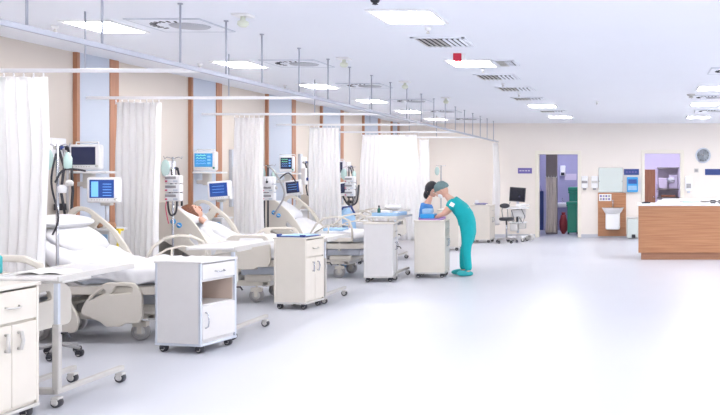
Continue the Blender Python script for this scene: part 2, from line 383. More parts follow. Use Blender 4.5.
def curtain(x0, x1, y, label, zb=.35, folds=8, amp=.055, seed=0, along='x', ztop=RZ - .05, lift=0, mt='curtain', taper=.06, name='curtain'):
    rnd = random.Random(seed); n = folds * 10; rows = 22
    t = thing(name, label, 'curtain', ((x0 + x1) / 2, y, 0) if along == 'x' else (x0, y, 0), 0 if along == 'x' else 90)
    wdt = x1 - x0 if along == 'x' else lift
    ph = [rnd.uniform(-.6, .6) for _ in range(folds + 2)]; am = [rnd.uniform(.6, 1.2) for _ in range(folds + 2)]
    bm = bmesh.new(); grid = []
    for r in range(rows + 1):
        v = r / rows; z = ztop + (zb - ztop) * v; row = []
        for k in range(n + 1):
            u = k / n; f = u * folds; j = int(f)
            a = am[j] * (1 - (f - j)) + am[j + 1] * (f - j)
            p = ph[j] * (1 - (f - j)) + ph[j + 1] * (f - j)
            ww = wdt * (1 - taper * math.cos(min(v * 4, 1) * PI / 2) + .05 * math.sin(v * 3 + seed))
            off = .72 * amp * a * (.55 + .45 * v) * math.sin(2 * PI * f + p * v * 1.5) + .02 * math.sin(v * 5 + u * 7 + seed)
            xx = (u - .5) * ww + .012 * math.sin(4 * PI * f + seed) + .02 * math.sin(v * 4 + seed) * v
            row.append(bm.verts.new((xx, off, z)))
        grid.append(row)
    for r in range(rows):
        for k in range(n): bm.faces.new((grid[r][k], grid[r][k + 1], grid[r + 1][k + 1], grid[r + 1][k]))
    o = MB().merge(bm, mt, None, True).obj('cloth', t, normals=False)
    md = o.modifiers.new('s', 'SOLIDIFY'); md.thickness = .004
    for k in range(folds + 1):
        xx = (k / folds - .5) * wdt * (1 - taper)
        MB().cyl((xx, 0, ztop - .02), (xx, 0, ztop + .03), .006, 'white', n=6).obj('hook', t)
    return t
curtain(-5.42, -4.82, 7.3, 'big white curtain at the left edge, beside the first bed', .35, 7, .06, 1)
curtain(-5.75, -5.25, 9.85, 'white curtain gathered beside the first wooden column', .3, 7, .055, 2)
curtain(-5.62, -5.19, 12.45, 'white curtain between the second and third beds', .3, 6, .05, 3)
curtain(-5.52, -4.98, 15.0, 'white curtain behind the third bed, left of the widest curtain', .3, 7, .05, 4)
curtain(-5.46, -4.28, 17.55, 'wide spread white curtain across the fifth cross rail', .3, 14, .04, 5)
curtain(-4.88, -4.66, 19.9, 'narrow white curtain just right of the wide spread one', .3, 3, .04, 6)
curtain(RXL, 0, 22.2, 'thin white curtain hanging at the far end of the long rail', .35, 3, .09, 8, along='y', lift=.55)

# ------------------------------------------------------------------ beds
A_, B_, C_ = Vector((.12, 0, .96)), Vector((.80, 0, .54)), Vector((1.85, 0, .54))
def caster(parent, x, y, r=.07, m='lgrey', stem=.12, name='caster'):
    c = MB(); c.cyl((x, y, r * 1.2), (x, y, r * 2 + stem), .014, m, n=8)
    c.box(x - r * .8, x + r * .8, y - .03, y + .03, r * 1.5, r * 2.1, m, .008)
    c.box(x - .02, x + .02, y - .034, y - .028, r * .8, r * 1.6, m).box(x - .02, x + .02, y + .028, y + .034, r * .8, r * 1.6, m)
    o = c.obj(name, parent)
    wv = MB(); wv.lathe([(r * .75, -.022), (r, -.018), (r, .018), (r * .75, .022)], 'dark' if r < .05 else 'grey', X=T((x, y, r)) @ R(90, 'X'), n=20)
    wv.lathe([(.001, -.025), (r * .6, -.024), (r * .62, .024), (.001, .025)], 'lgrey', X=T((x, y, r)) @ R(90, 'X'), n=16)
    wv.obj('wheel', o); return o
def bed(idx, y, x, label, near_foot='low', rails='panel', hdrop=0, xlen=0):
    t = thing('hospital_bed', label, 'bed', (x, y, 0), 0, 'hospital beds along the left wall')
    f = MB()
    for sy in (-.27, .27): f.box(.28, 1.45, sy - .03, sy + .03, .2, .27, 'cream', .012)
    for xx in (.3, .85, 1.4): f.box(xx - .035, xx + .035, -.3, .3, .19, .25, 'lgrey', .01)
    f.box(1.15, 1.5, -.33, .33, .25, .34, 'cream', .03).box(.22, .5, -.33, .33, .25, .33, 'cream', .03)
    f.box(.6, 1.05, -.16, .16, .2, .33, 'grey', .02)
    f.obj('base_frame', t)
    for cx in (.34, 1.3):
        for cy in (-.29, .29): caster(t, cx, cy, .085, 'cream', .04)
    l = MB()
    for sy in (-.2, .2):
        l.box(-.28, .28, -.02, .02, -.025, .025, 'lgrey', .006, X=T((.55, sy, .4)) @ R(-35, 'Y'))
        l.box(-.28, .28, -.02, .02, -.025, .025, 'lgrey', .006, X=T((1.2, sy, .4)) @ R(-35, 'Y'))
    l.box(1.1, 1.62, -.3, .3, .33, .44, 'alu', .02)
    l.cyl((.45, -.22, .47), (.45, .22, .47), .02, 'grey').cyl((1.4, -.22, .47), (1.4, .22, .47), .02, 'grey')
    l.obj('lift_arms', t)
    d = MB(); d.box(.70, 1.86, -.44, .44, .47, .54, 'lgrey', .015)
    d.box(.7, 1.86, -.455, -.43, .45, .53, 'cream', .01).box(.7, 1.86, .43, .455, .45, .53, 'cream', .01)
    for k in range(5): d.box(.95 + k * .18, 1.02 + k * .18, -.43, .43, .455, .475, 'grey')
    d.obj('deck', t)
    L = (B_ - A_).length; ang = math.degrees(math.atan2(A_.z - B_.z, B_.x - A_.x))
    Xb = T(B_) @ R(ang, 'Y')       # local -x runs up the back section
    bk = MB(); bk.box(-L, 0, -.43, .43, -.05, 0, 'lgrey', .012, X=Xb)
    bk.box(-L * .6, -L * .5, -.05, .05, -.35, -.04, 'grey', .01, X=Xb)
    bk.obj('back_section', t)
    m = MB(); m.box(-L + .02, .06, -.41, .41, .002, .12, 'mattress', .035, X=Xb, seg=3).box(.80, 1.83, -.41, .41, .542, .66, 'mattress', .035, seg=3)
    m.obj('mattress', t)
    hb = MB(); hb.plate(rpoly([(-.43, .45), (.43, .45), (.43, .98), (.3, 1.05), (-.3, 1.05), (-.43, .98)], .07), [rpoly([(-.28, .86), (.28, .86), (.24, .95), (-.24, .95)], .04)], .035, 'cream', T((.0, 0, 0)) @ YZ)
    hb.obj('headboard', t)
    fb = MB(); fb.plate(rpoly([(-.42, .46), (.42, .46), (.42, .72), (.3, .79), (-.3, .79), (-.42, .72)], .06), [rpoly([(-.2, .66), (.2, .66), (.18, .73), (-.18, .73)], .03)], .035, 'cream', T((1.89, 0, 0)) @ YZ)
    fb.obj('footboard', t)
    # rails on the back section (tilted with it)
    for sy in (-.475, .475):
        r = MB()
        outer = rpoly([(-L - .02, .0), (-L - .02, .30), (-L + .12, .38), (-.30, .33), (.06, .15), (.10, .02), (.0, -.05), (-L + .1, -.06)], [.05, .1, .1, .12, .07, .04, .05, .05])
        h1 = rpoly([(-L + .04, .20), (-L + .06, .30), (-L + .14, .33), (-L + .22, .32), (-L + .2, .2)], .04)
        h2 = rpoly([(-L + .30, .15), (-L + .30, .31), (-.34, .28), (-.06, .15), (-.1, .06), (-.3, .1)], .04)
        holes = [h1, h2] if sy > 0 else [rpoly([(-.28, .13), (-.28, .19), (-.12, .14), (-.12, .09)], .025)]
        hz = -hdrop if sy < 0 else 0
        r.plate(outer, holes, .035, 'cream', T((-.09, sy, hz + .02)) @ Xb @ XZ, .009)
        ro = r.obj('head_side_rail', t)
        if sy < 0:
            g = MB()
            for k in range(2):
                cx = -.52 + k * .085
                g.lathe([(.034, -.004), (.034, .003)], 'brightblue', X=T((-.09, sy - .018, hz + .02)) @ Xb @ T((cx, 0, .2)) @ R(90, 'X'), n=14)
                g.box(-.018, .018, -.0015, .0015, -.005, .005, 'white', X=T((-.09, sy - .023, hz + .02)) @ Xb @ T((cx, 0, .2)))
            g.obj('blue_badge', ro)
    for sy, st in ((-.475, near_foot), (.475, 'up')):
        r = MB(); dz = {'low': -.44, 'up': 0.0, 'mid': -.07, 'loop': 0}[st]
        X0, X1 = (.90, 1.42) if st == 'low' else (.90, 1.55 + xlen)
        if st == 'loop' or (st == 'up' and rails == 'loop'):
            top = [(X0 - .02, sy, .55), (X0 + .03, sy, .70), (X0 + .10, sy, .82), (X0 + .22, sy, .91), (X0 + .36, sy, .94), (X1 - .15, sy, .93), (X1 - .04, sy, .88), (X1, sy, .76), (X1, sy, .55)]
            r.tube(top, .016 + xlen * .1, 'cream', 8); r.box(X0 + .05, X1, sy - .014, sy + .014, .56, .62, 'cream', .01)
            r.tube([(X0 + .06, sy, .68), (X0 + .25, sy, .80), (X0 + .4, sy, .83), (X1, sy, .80)], .012, 'cream', 6)
            r.tube([(X0 + .28, sy, .6), (X0 + .3, sy, .81)], .012, 'cream', 6)
        else:
            z0, z1 = .60 + dz, 1.01 + dz
            if st == 'up': z0, z1 = .50, .88
            if st == 'mid': z0, z1 = .42, .84
            H = z1 - z0
            outer = rpoly([(X0 - .06, z0 + .30 * H), (X0 + .0, z0 + .62 * H), (X0 + .17, z1), (X1 - .06, z1), (X1, z1 - .12), (X1, z0 + .08), (X1 - .04, z0 + .03), (X1 - .16, z0 + .03), (X1 - .2, z0), (X0 + .18, z0), (X0 + .14, z0 + .04)], [.05, .08, .05, .05, .04, .03, .02, .02, .02, .02, .03])
            h1 = rpoly([(X0 + .03, z0 + .58 * H), (X0 + .06, z0 + .68 * H), (X0 + .16, z0 + .86 * H), (X0 + .19, z0 + .78 * H)], .02)
            h2 = rpoly([(X0 + .25, z0 + .80 * H), (X0 + .27, z0 + .92 * H), (X1 - .09, z0 + .90 * H), (X1 - .09, z0 + .76 * H), (X1 - .3, z0 + .74 * H)], .03)
            r.plate(outer, [h1, h2], .035, 'cream', T((0, sy, 0)) @ XZ, .009)
        ro = r.obj('foot_side_rail', t)
        br = MB()
        for xx in (X0 + .2, X1 - .2): br.box(xx - .02, xx + .02, sy * .93 - .012, sy * .93 + .012, .42 if st != 'low' else .35, .6 if st != 'low' else .52, 'lgrey', .004)
        br.obj('rail_bracket', ro)
    return t

def profile(x):
    """height of the mattress top along the bed"""
    n = Vector((A_.z - B_.z, 0, B_.x - A_.x)).normalized()
    if x >= .86: return .665
    k = (A_.z - B_.z) / (B_.x - A_.x)
    return max(.665, .54 + (B_.x - x) * k + .125 / n.z)

def blanket(name, bx, by, label, x0, x1, bump=0.0, drop=.16, seed=0, wr=.02, m='linen', ridge=None, hw=.435):
    nx, ns = 60, 50; bm = bmesh.new(); g = []
    for i in range(nx + 1):
        x = x0 + (x1 - x0) * i / nx; row = []
        for j in range(ns + 1):
            s_ = -1 + 2 * j / ns; d = s_ * (hw + drop)
            over = max(0, abs(d) - hw)
            y = max(-hw, min(hw, d)) + math.copysign(min(over, .03), d) * .6
            dd = drop * (1 + .25 * math.sin(x * 9 + seed))
            z = profile(x) + .012 - (over / drop) * dd
            w_ = noise.noise((x * 5 + seed, d * 6, seed)) * wr + noise.noise((x * 13, d * 11 + seed, 3)) * wr * .5
            z += w_ * (1 if over < .001 else .3) + wr * .6
            if over > 0: y += math.copysign(.015 + w_ * .6, d)
            if bump:
                legs = math.exp(-((abs(d) - .10) / .085) ** 2) * .8 if x > 1.0 else math.exp(-(d / .17) ** 2)
                e = min(1, max(0, (x1 - .05 - x) / .12)) if x > 1 else 1
                z += bump * legs * e
            row.append(bm.verts.new((x, y, z)))
        g.append(row)
    for i in range(nx):
        for j in range(ns): bm.faces.new((g[i][j], g[i + 1][j], g[i + 1][j + 1], g[i][j + 1]))
    o = MB().merge(bm, m, None, True).obj(name, None, (bx, by, 0), normals=False)
    md = o.modifiers.new('s', 'SOLIDIFY'); md.thickness = .012; md.offset = 1
    return tag(o, label, 'blanket', 'bed covers')

def pillow(bx, by, x, label, tilt=None, dx=0, dy=0, m='linen', rot=0, sz=(.24, .34, .075), extra=0):
    def fn(q):
        s_ = lambda v: math.copysign(abs(v) ** .6, v)
        e = (1 - .55 * (abs(q.x) ** 4 + abs(q.y) ** 4))
        return Vector((s_(q.x), s_(q.y), q.z * e * (1 + .2 * noise.noise((q.x * 3, q.y * 3, bx)))))
    ang = math.degrees(math.atan2(A_.z - B_.z, B_.x - A_.x)) if x < .86 else 0
    ang = ang if tilt is None else tilt
    Xm = T((x, dy, profile(x) + sz[2] * .9 + extra)) @ R(ang, 'Y') @ R(rot)
    o = MB().sph((0, 0, 0), sz, m, Xm, 28, fn).obj('pillow', None, (bx, by, 0))
    return tag(o, label, 'pillow', 'bed pillows')

BX = -6.03
BYs = [6.3, 8.82, 11.4, 14.1, 16.55]
bed(0, BYs[0], -6.15, 'hospital bed at the left edge behind the front curtain, only its foot rail showing', 'loop', 'loop', 0, .12)
bed(1, BYs[1], BX, 'cream hospital bed with its near foot side rail lowered, between the first two curtains', 'low', 'loop', .42)
bed(2, BYs[2], BX, 'cream hospital bed with a patient sitting up in it', 'mid')
bed(3, BYs[3], BX + .12, 'empty hospital bed with a thin arched foot rail, third along the wall', 'loop', 'loop')
bed(4, BYs[4], BX - .28, 'hospital bed in front of the wide spread curtain', 'loop', 'loop')
blanket('blanket', -6.15, BYs[0], 'white blanket on the bed at the left edge', .7, 1.84, 0, .1, 11)
blanket('blanket', BX, BYs[1], 'crumpled white blanket on the first bed', .46, 1.84, .05, .13, 2, .05)
blanket('blanket', BX, BYs[2], 'white blanket covering the patient on the second bed', .56, 1.84, .12, .16, 4, .03)
blanket('blanket', BX + .12, BYs[3], 'white sheet on the empty third bed', .55, 1.80, .02, .08, 7, .025)
blanket('blanket', BX - .28, BYs[4], 'white sheet on the bed before the wide curtain', .55, 1.80, .02, .08, 9, .025)
pillow(BX, BYs[1], .36, 'flat white pillow at the head of the first bed', tilt=6, sz=(.19, .35, .06), extra=.10)
pillow(BX, BYs[1], .52, 'big plump white pillow lying below the flat one on the first bed', sz=(.2, .34, .095), extra=-.01)
pillow(BX, BYs[2], .30, 'white pillow behind the patient head on the second bed', sz=(.19, .33, .07))
pillow(BX + .12, BYs[3], .36, 'white pillow on the empty third bed')
pillow(BX - .28, BYs[4], .42, 'white pillow on the bed before the wide curtain')
tag(MB().box(-.16, .16, -.13, .13, 0, .05, 'bluelinen', .02, seg=3).obj('folded_blanket', None, (BX + 1.30, BYs[3] - .1, .70)), 'folded pale blue cloth lying on the third bed', 'cloth')

# ------------------------------------------------------------------ bedside cabinets
def cabinet(corner, rz, h, style, label, d=.46, w=.48, m='cab'):
    Rm = R(rz); c = Vector((corner[0], corner[1], 0)) + Rm @ Vector((-d / 2, w / 2, 0))
    t = thing('bedside_cabinet', label, 'cabinet', c, rz, 'bedside cabinets')
    x0, x1, y0, y1, zb = -d / 2, d / 2, -w / 2, w / 2, .085
    th = .02
    b = MB()
    b.box(x0, x1 - .02, y0, y0 + th, zb, h - .02, m, .003).box(x0, x1 - .02, y1 - th, y1, zb, h - .02, m, .003)
    b.box(x0, x0 + th, y0 + th, y1 - th, zb, h - .02, m).box(x0, x1 - .02, y0 + th, y1 - th, zb, zb + .025, m)
    b.box(x0 + .02, x1 - .02, y0 + th, y1 - th, h - .185 if style == 'niche' else h - .25, h - .17 if style == 'niche' else h - .235, m).box(x0 + .02, x1 - .02, y0 + th, y1 - th, h - .40, h - .385, m)
    if style == 'niche':
        b.box(x0 + th, x0 + th + .004, y0 + th, y1 - th, h - .385, h - .186, 'beige').box(x0 + th, x1 - .03, y1 - th - .004, y1 - th, h - .385, h - .186, 'beige').box(x0 + th, x1 - .03, y0 + th, y0 + th + .004, h - .385, h - .186, 'beige')
    b.obj('body', t)
    for xx, yy in ((x1 - .012, y0 + .008), (x1 - .012, y1 - .008), (x0 + .01, y0 + .008), (x0 + .01, y1 - .008)):
        MB().box(xx - .012, xx + .012, yy - .012, yy + .012, zb, h - .02, 'alu' if style == 'niche' else m, .006).obj('corner_post', t)
    tp = MB(); tp.box(x0 - .012, x1 + .012, y0 - .012, y1 + .012, h - .022, h, m if style == 'niche' else 'cabcream', .008)
    tp.obj('top', t)
    bs = MB(); bs.box(x0 - .005, x1 + .005, y0 - .005, y1 + .005, zb - .022, zb, 'alu' if style == 'niche' else 'lgrey', .006); bs.obj('base_frame', t)
    fx_ = x1 - .018
    dr = MB().box(fx_, x1, y0 + .022, y1 - .022, h - .23, h - .035, m if style == 'niche' else 'cabcream', .004); 
    if style == 'niche': dr = MB().box(fx_, x1, y0 + .022, y1 - .022, h - .165, h - .03, m, .004)
    dro = dr.obj('drawer', t)
    zc = h - .1 if style == 'niche' else h - .13
    MB().tube([(x1, -.06, zc), (x1 + .022, -.05, zc - .006), (x1 + .026, 0, zc - .01), (x1 + .022, .05, zc - .006), (x1, .06, zc)], .006, 'chrome' if style == 'niche' else 'lgrey', 8).obj('handle', dro)
    if style == 'niche':
        do = MB().box(fx_, x1, y0 + .022, y1 - .022, zb + .03, h - .395, m, .004).obj('door', t)
        z = (zb + h - .4) / 2 + .04
        MB().tube([(x1, y0 + .06, z + .07), (x1 + .026, y0 + .062, z + .055), (x1 + .03, y0 + .065, z), (x1 + .026, y0 + .062, z - .055), (x1, y0 + .06, z - .07)], .007, 'chrome', 8).obj('handle', do)
    else:
        for sgn in (-1, 1):
            ya, yb = (y0 + .022, -.003) if sgn < 0 else (.003, y1 - .022)
            do = MB().box(fx_, x1, ya, yb, zb + .02, h - .245, m, .004).obj('door', t)
            yy = sgn * .055; z = h - .35
            MB().tube([(x1, yy, z + .05), (x1 + .02, yy, z + .055), (x1 + .026, yy + sgn * .01, z), (x1 + .02, yy, z - .055), (x1, yy, z - .05)], .011 if style == 'twin' else .008, 'lgrey' if style == 'twin' else 'chrome', 8).obj('handle', do)
    for xx in (x0 + .05, x1 - .05):
        for yy in (y0 + .05, y1 - .05): caster(t, xx, yy, .032, 'dark', -.004)
    return t
cabinet((-3.93, 5.38), -2, .87, 'twin', 'cream two-door cabinet cut off by the left picture edge', m='cabcream')
cabinet((-3.83, 7.85), -12, .81, 'niche', 'white cabinet with an open shelf above its door, beside the first bed')
cabinet((-3.88, 10.45), -9, .84, 'arc', 'cream cabinet with curved door handles and a blue clipboard on top', d=.40, w=.42, m='cabcream')
cabinet((-3.62, 13.2), 6, .87, 'arc', 'pale cabinet in front of the wide curtain, left of the one the nurse uses', d=.42, w=.42)
cabinet((-2.98, 13.75), 3, .88, 'arc', 'cream cabinet the nurse in teal is leaning over', m='cabcream', w=.44)
cabinet((at(459, 18.8), 18.75), -4, .86, 'arc', 'cream cabinet partly hidden behind the nurse in teal', m='cabcream')
cabinet((at(490, 20.9), 20.9), -4, .88, 'arc', 'cream cabinet with blue folders at the far end of the ward', m='cabcream', d=.46)

# ------------------------------------------------------------------ overbed tables
def overbed(x, y, label, zt=.88, L=.79, rz=0, W=.44):
    t = thing('overbed_table', label, 'table', (x, y, 0), rz, 'overbed tables')
    b = MB()
    for xx in (0, -.36): b.box(xx - .022, xx + .022, -.02, L - .03, .09, .125, 'tablegrey', .006)
    b.box(-.36, 0, -.02, .03, .09, .13, 'tablegrey', .006); b.obj('base', t)
    p = MB().box(-.024, .024, -.018, .022, .11, .56, 'tablegrey', .008); p.obj('lower_post', t)
    MB().box(-.017, .017, -.011, .015, .52, zt - .03, 'alu', .005).box(-.1, .05, -.02, .3, zt - .045, zt - .028, 'lgrey', .004).obj('upper_post', t)
    MB().tube([(.03, 0, .5), (.07, .0, .5), (.09, 0, .47)], .008, 'dark', 8).obj('lever', t)
    tp = MB(); tp.box(-W + .02, .03, -.04, L + .06, zt - .027, zt, 'cab', .01); tp.obj('table_top', t)
    MB().box(-W + .005, -W + .02, -.045, L + .065, zt - .03, zt + .006, 'lgrey', .004).box(.03, .044, -.045, L + .065, zt - .03, zt + .006, 'lgrey', .004).obj('edge_lip', t)
    for xx in (0, -.36):
        for yy in (0, L - .05): caster(t, xx, yy, .035, 'lgrey', -.03)
    return t
overbed(-3.92, 6.05, 'overbed table on wheels with an open magazine, at the left edge')
overbed(-3.87, 8.56, 'overbed table standing behind the cabinet with the open shelf')
overbed(-3.84, 10.95, 'overbed table behind the cabinet with the blue clipboard', .80)
overbed(-3.66, 13.45, 'overbed table with a tray, behind the pale cabinet before the wide curtain', .95)
overbed(-4.42, 16.3, 'overbed table farthest back, right in front of the wide curtain', .92)

# things lying on tables and cabinets
t = thing('open_magazine', 'open white magazine lying on the overbed table at the left edge', 'magazine', (-4.12, 6.27, .881), 8)
for sgn in (-1, 1):
    bm = bmesh.new(); g = []
    for i in range(9):
        u = i / 8; x = sgn * u * .16; z = .004 + .02 * math.sin(u * PI) * (1 - u * .5)
        g.append([bm.verts.new((x, -.13, z)), bm.verts.new((x, .13, z))])
    for a, b in zip(g, g[1:]): bm.faces.new((a[0], b[0], b[1], a[1]))
    o = MB().merge(bm, 'paper', None, True).obj('pages', t, normals=False); md = o.modifiers.new('s', 'SOLIDIFY'); md.thickness = .006; md.offset = -1
t = thing('clipboard', 'bright blue clipboard with a clip on top of a cream cabinet', 'clipboard', (-4.02, 10.68, .842), -9)
MB().box(-.19, .17, -.2, .16, 0, .012, 'blue', .005).obj('board', t)
MB().box(-.16, .15, -.17, .13, .0125, .02, 'bluelinen', .002).obj('sheets', t)
MB().box(-.2, -.17, -.2, -.12, 0.002, .035, 'blue', .006).box(.1, .17, -.215, -.19, 0, .03, 'blue', .006).obj('clip', t)
t = thing('supply_tray', 'pale blue tray of supplies on the overbed table behind the pale cabinet', 'tray', (-3.84, 13.8, .951), 0)
MB().box(-.2, .19, -.25, .3, 0, .012, 'bluelinen', .004).box(-.2, -.19, -.25, .3, 0, .05, 'bluelinen', .004).box(.18, .19, -.25, .3, 0, .05, 'bluelinen', .004).box(-.2, .19, -.25, -.24, 0, .05, 'bluelinen', .004).box(-.2, .19, .29, .3, 0, .05, 'bluelinen', .004).obj('tray', t)
MB().box(-.1, .05, -.15, .0, .013, .08, 'white', .01).box(.07, .16, -.1, .1, .013, .05, 'linen', .015).obj('packets', t)
t = thing('bottle', 'small dark green bottle standing on the overbed table tray', 'bottle', (-3.95, 13.62, .964))
MB().lathe([(.022, 0), (.024, .01), (.024, .09), (.012, .11), (.012, .125)], mat('dark_green_glass', (.02, .12, .1), .2)).obj('body', t)
MB().lathe([(.014, .125), (.014, .145)], 'dark').obj('cap', t)
t = thing('folded_cloth', 'crumpled white cloth on the farthest overbed table', 'cloth', (-4.6, 16.75, .921))
MB().sph((0, 0, .05), (.14, .3, .055), 'linen', n=24, fn=lambda q: q * (1 + .25 * noise.noise(q * 2.5))).obj('cloth', t)
t = thing('supply_tray', 'blue tray edged with violet on the cabinet the nurse leans over', 'tray', (-3.19, 13.95, .881), 3)
MB().box(-.2, .15, -.19, .17, 0, .02, 'violet', .006).box(-.2, -.19, -.19, .17, .02, .04, 'violet').box(-.2, .15, .16, .17, .02, .04, 'violet').obj('tray', t)
MB().box(-.19, .02, -.14, .15, .021, .09, 'brightblue', .012).box(-.17, -.02, -.1, .1, .09, .17, 'bluelinen', .02).obj('packages', t)
for k, (dx, dy, rz, mm) in enumerate(((0, 0, 12, 'blue'), (-.03, .06, -8, 'paper'), (.02, -.02, 25, 'purplesign'))):
    tag(MB().box(-.12, .12, -.16, .16, 0, .012, mm, .003, X=R(rz)).obj('folder', None, (at(480, 21.1) + dx, 21.15 + dy, .882 + k * .0125)),
        ['navy folder at the bottom of the stack on the far cabinet', 'white folder in the middle of the stack on the far cabinet', 'violet folder on top of the stack on the far cabinet'][k], 'folder', 'folders on the far cabinet')

# ------------------------------------------------------------------ monitors
def monitor(px, py, Y, w, h, label, scr='bluescreen', yaw=0, tilt=0, kind='arm', deco='bars', X=None):
    x = at(px, Y) if X is None else X; z = zat(py, Y)
    nm = 'patient_monitor' if kind == 'arm' else 'ventilator'
    t = thing(nm, label, 'monitor' if kind == 'arm' else 'ventilator', (x, Y, 0), yaw)
    X_ = T((0, 0, z)) @ R(tilt, 'Y')
    b = MB().box(-w / 2, w / 2, 0, .075, -h / 2, h / 2, 'white', .022, X=X_, seg=3)
    b.box(-w / 2 + .03, w / 2 - .03, .07, .10, -h / 2 + .03, h / 2 - .03, 'white', .02, X=X_); b.obj('housing', t)
    so = MB().box(-w * .39, w * .35, -.006, .004, -h * .31, h * .40, scr, .002, X=X_).obj('screen', t)
    g = MB()
    if deco == 'bars':
        g.box(-w * .33, -w * .12, -.009, -.006, -h * .26, h * .33, 'glyph', X=X_) 
        for k in range(5): g.box(w * .02, w * .28, -.009, -.006, h * (-.22 + k * .11), h * (-.20 + k * .11), 'glyph', X=X_)
    elif deco == 'traces':
        for k in range(4):
            pts = [(-w * .32 + w * .40 * i / 14, -.008, h * (.28 - k * .14) + (h * .045 if i % 5 == 2 else 0)) for i in range(15)]
            g.tube(pts, .0028, 'glyphg' if k < 2 else 'glyph', 4, X_)
        for k in range(3): g.box(w * .15, w * .27, -.009, -.006, h * (.18 - k * .17), h * (.27 - k * .17), 'glyph', X=X_)
    elif deco == 'dim':
        for k in range(3): g.box(-w * .28, w * .22, -.009, -.006, h * (.22 - k * .16), h * (.235 - k * .16), 'glyph', X=X_)
        g.box(w * .24, w * .31, -.009, -.006, -h * .25, h * .32, 'bluescreen', X=X_)
    if deco: g.obj('readout', so)
    else: g.bm.free()
    k_ = MB()
    for k in range(7): k_.box(-w * .34 + k * w * .08, -w * .30 + k * w * .08, -.006, .004, -h * .40, -h * .365, 'lgrey', X=X_)
    k_.obj('buttons', t)
    MB().lathe([(.014, 0), (.012, .02)], 'lgrey' if deco != 'traces' else 'green', X=X_ @ T((w * .41, 0, -h * .36)) @ R(90, 'X'), n=12).obj('dial', t)
    if kind == 'arm':
        MB().tube([(-.12, .06, z + h / 2 - .005), (-.12, .06, z + h / 2 + .025), (.12, .06, z + h / 2 + .025), (.12, .06, z + h / 2 - .005)], .008, 'white', 8).obj('carry_handle', t)
        a = MB().box(-w / 2 - .1, w / 2 + .08, -.02, .17, z - h / 2 - .04, z - h / 2 - .015, 'white', .008)
        a.box(-.05, .05, .05, .13, z - h / 2 - .2, z - h / 2 - .03, 'lgrey', .01)
        a.box(WX + .05 - x, .0, .07, .11, z - h / 2 - .18, z - h / 2 - .13, 'lgrey', .006)
        a.obj('shelf_arm', t)
    else:
        zc = 1.006
        p = MB().cyl((0, .08, zc + .01), (0, .08, z - h / 2 + .02), .02, 'alu')
        p.box(-.05, .05, .04, .12, z - h / 2 - .03, z - h / 2 + .01, 'lgrey', .008).obj('pole', t)
        MB().lathe([(.09, 0), (.09, .012), (.03, .03)], 'lgrey', X=T((0, .08, zc))).obj('base', t)
    return t
monitor(86, 157, 9.6, .345, .27, 'white monitor with a blank dark screen, above the first bed', 'screendark', 0, 0, 'arm', None, X=-5.93)
monitor(102.5, 190, 9.45, .345, .27, 'white machine with a bright blue lit screen, lower right of the blank monitor', 'bluescreen', 0, 0, 'vent', 'bars')
monitor(204, 161, 12.2, .33, .26, 'white monitor with blue and green traces, above the patient bed', 'screenteal', 0, 0, 'arm', 'traces')
monitor(219, 190.5, 12.05, .31, .255, 'white machine with a dim blue screen, right of the traces monitor', 'bluescreen', 4, -4, 'vent', 'dim')
monitor(286.5, 164, 14.8, .24, .26, 'small white monitor with a dark screen, above the third bed', 'screendark', 8, 0, 'arm', 'traces')
monitor(293, 188, 14.85, .28, .26, 'tilted white machine with a dark screen at the third bed', 'screendark', 5, -6, 'vent', 'dim')
monitor(342, 189, 17.15, .24, .26, 'white machine with a dark screen seen between the two far curtains', 'screendark', 12, -8, 'vent', None)
monitor(337, 168, 17.9, .3, .3, 'white monitor above the fourth bed, half hidden by a curtain', 'screendark', 10, 0, 'arm', None)

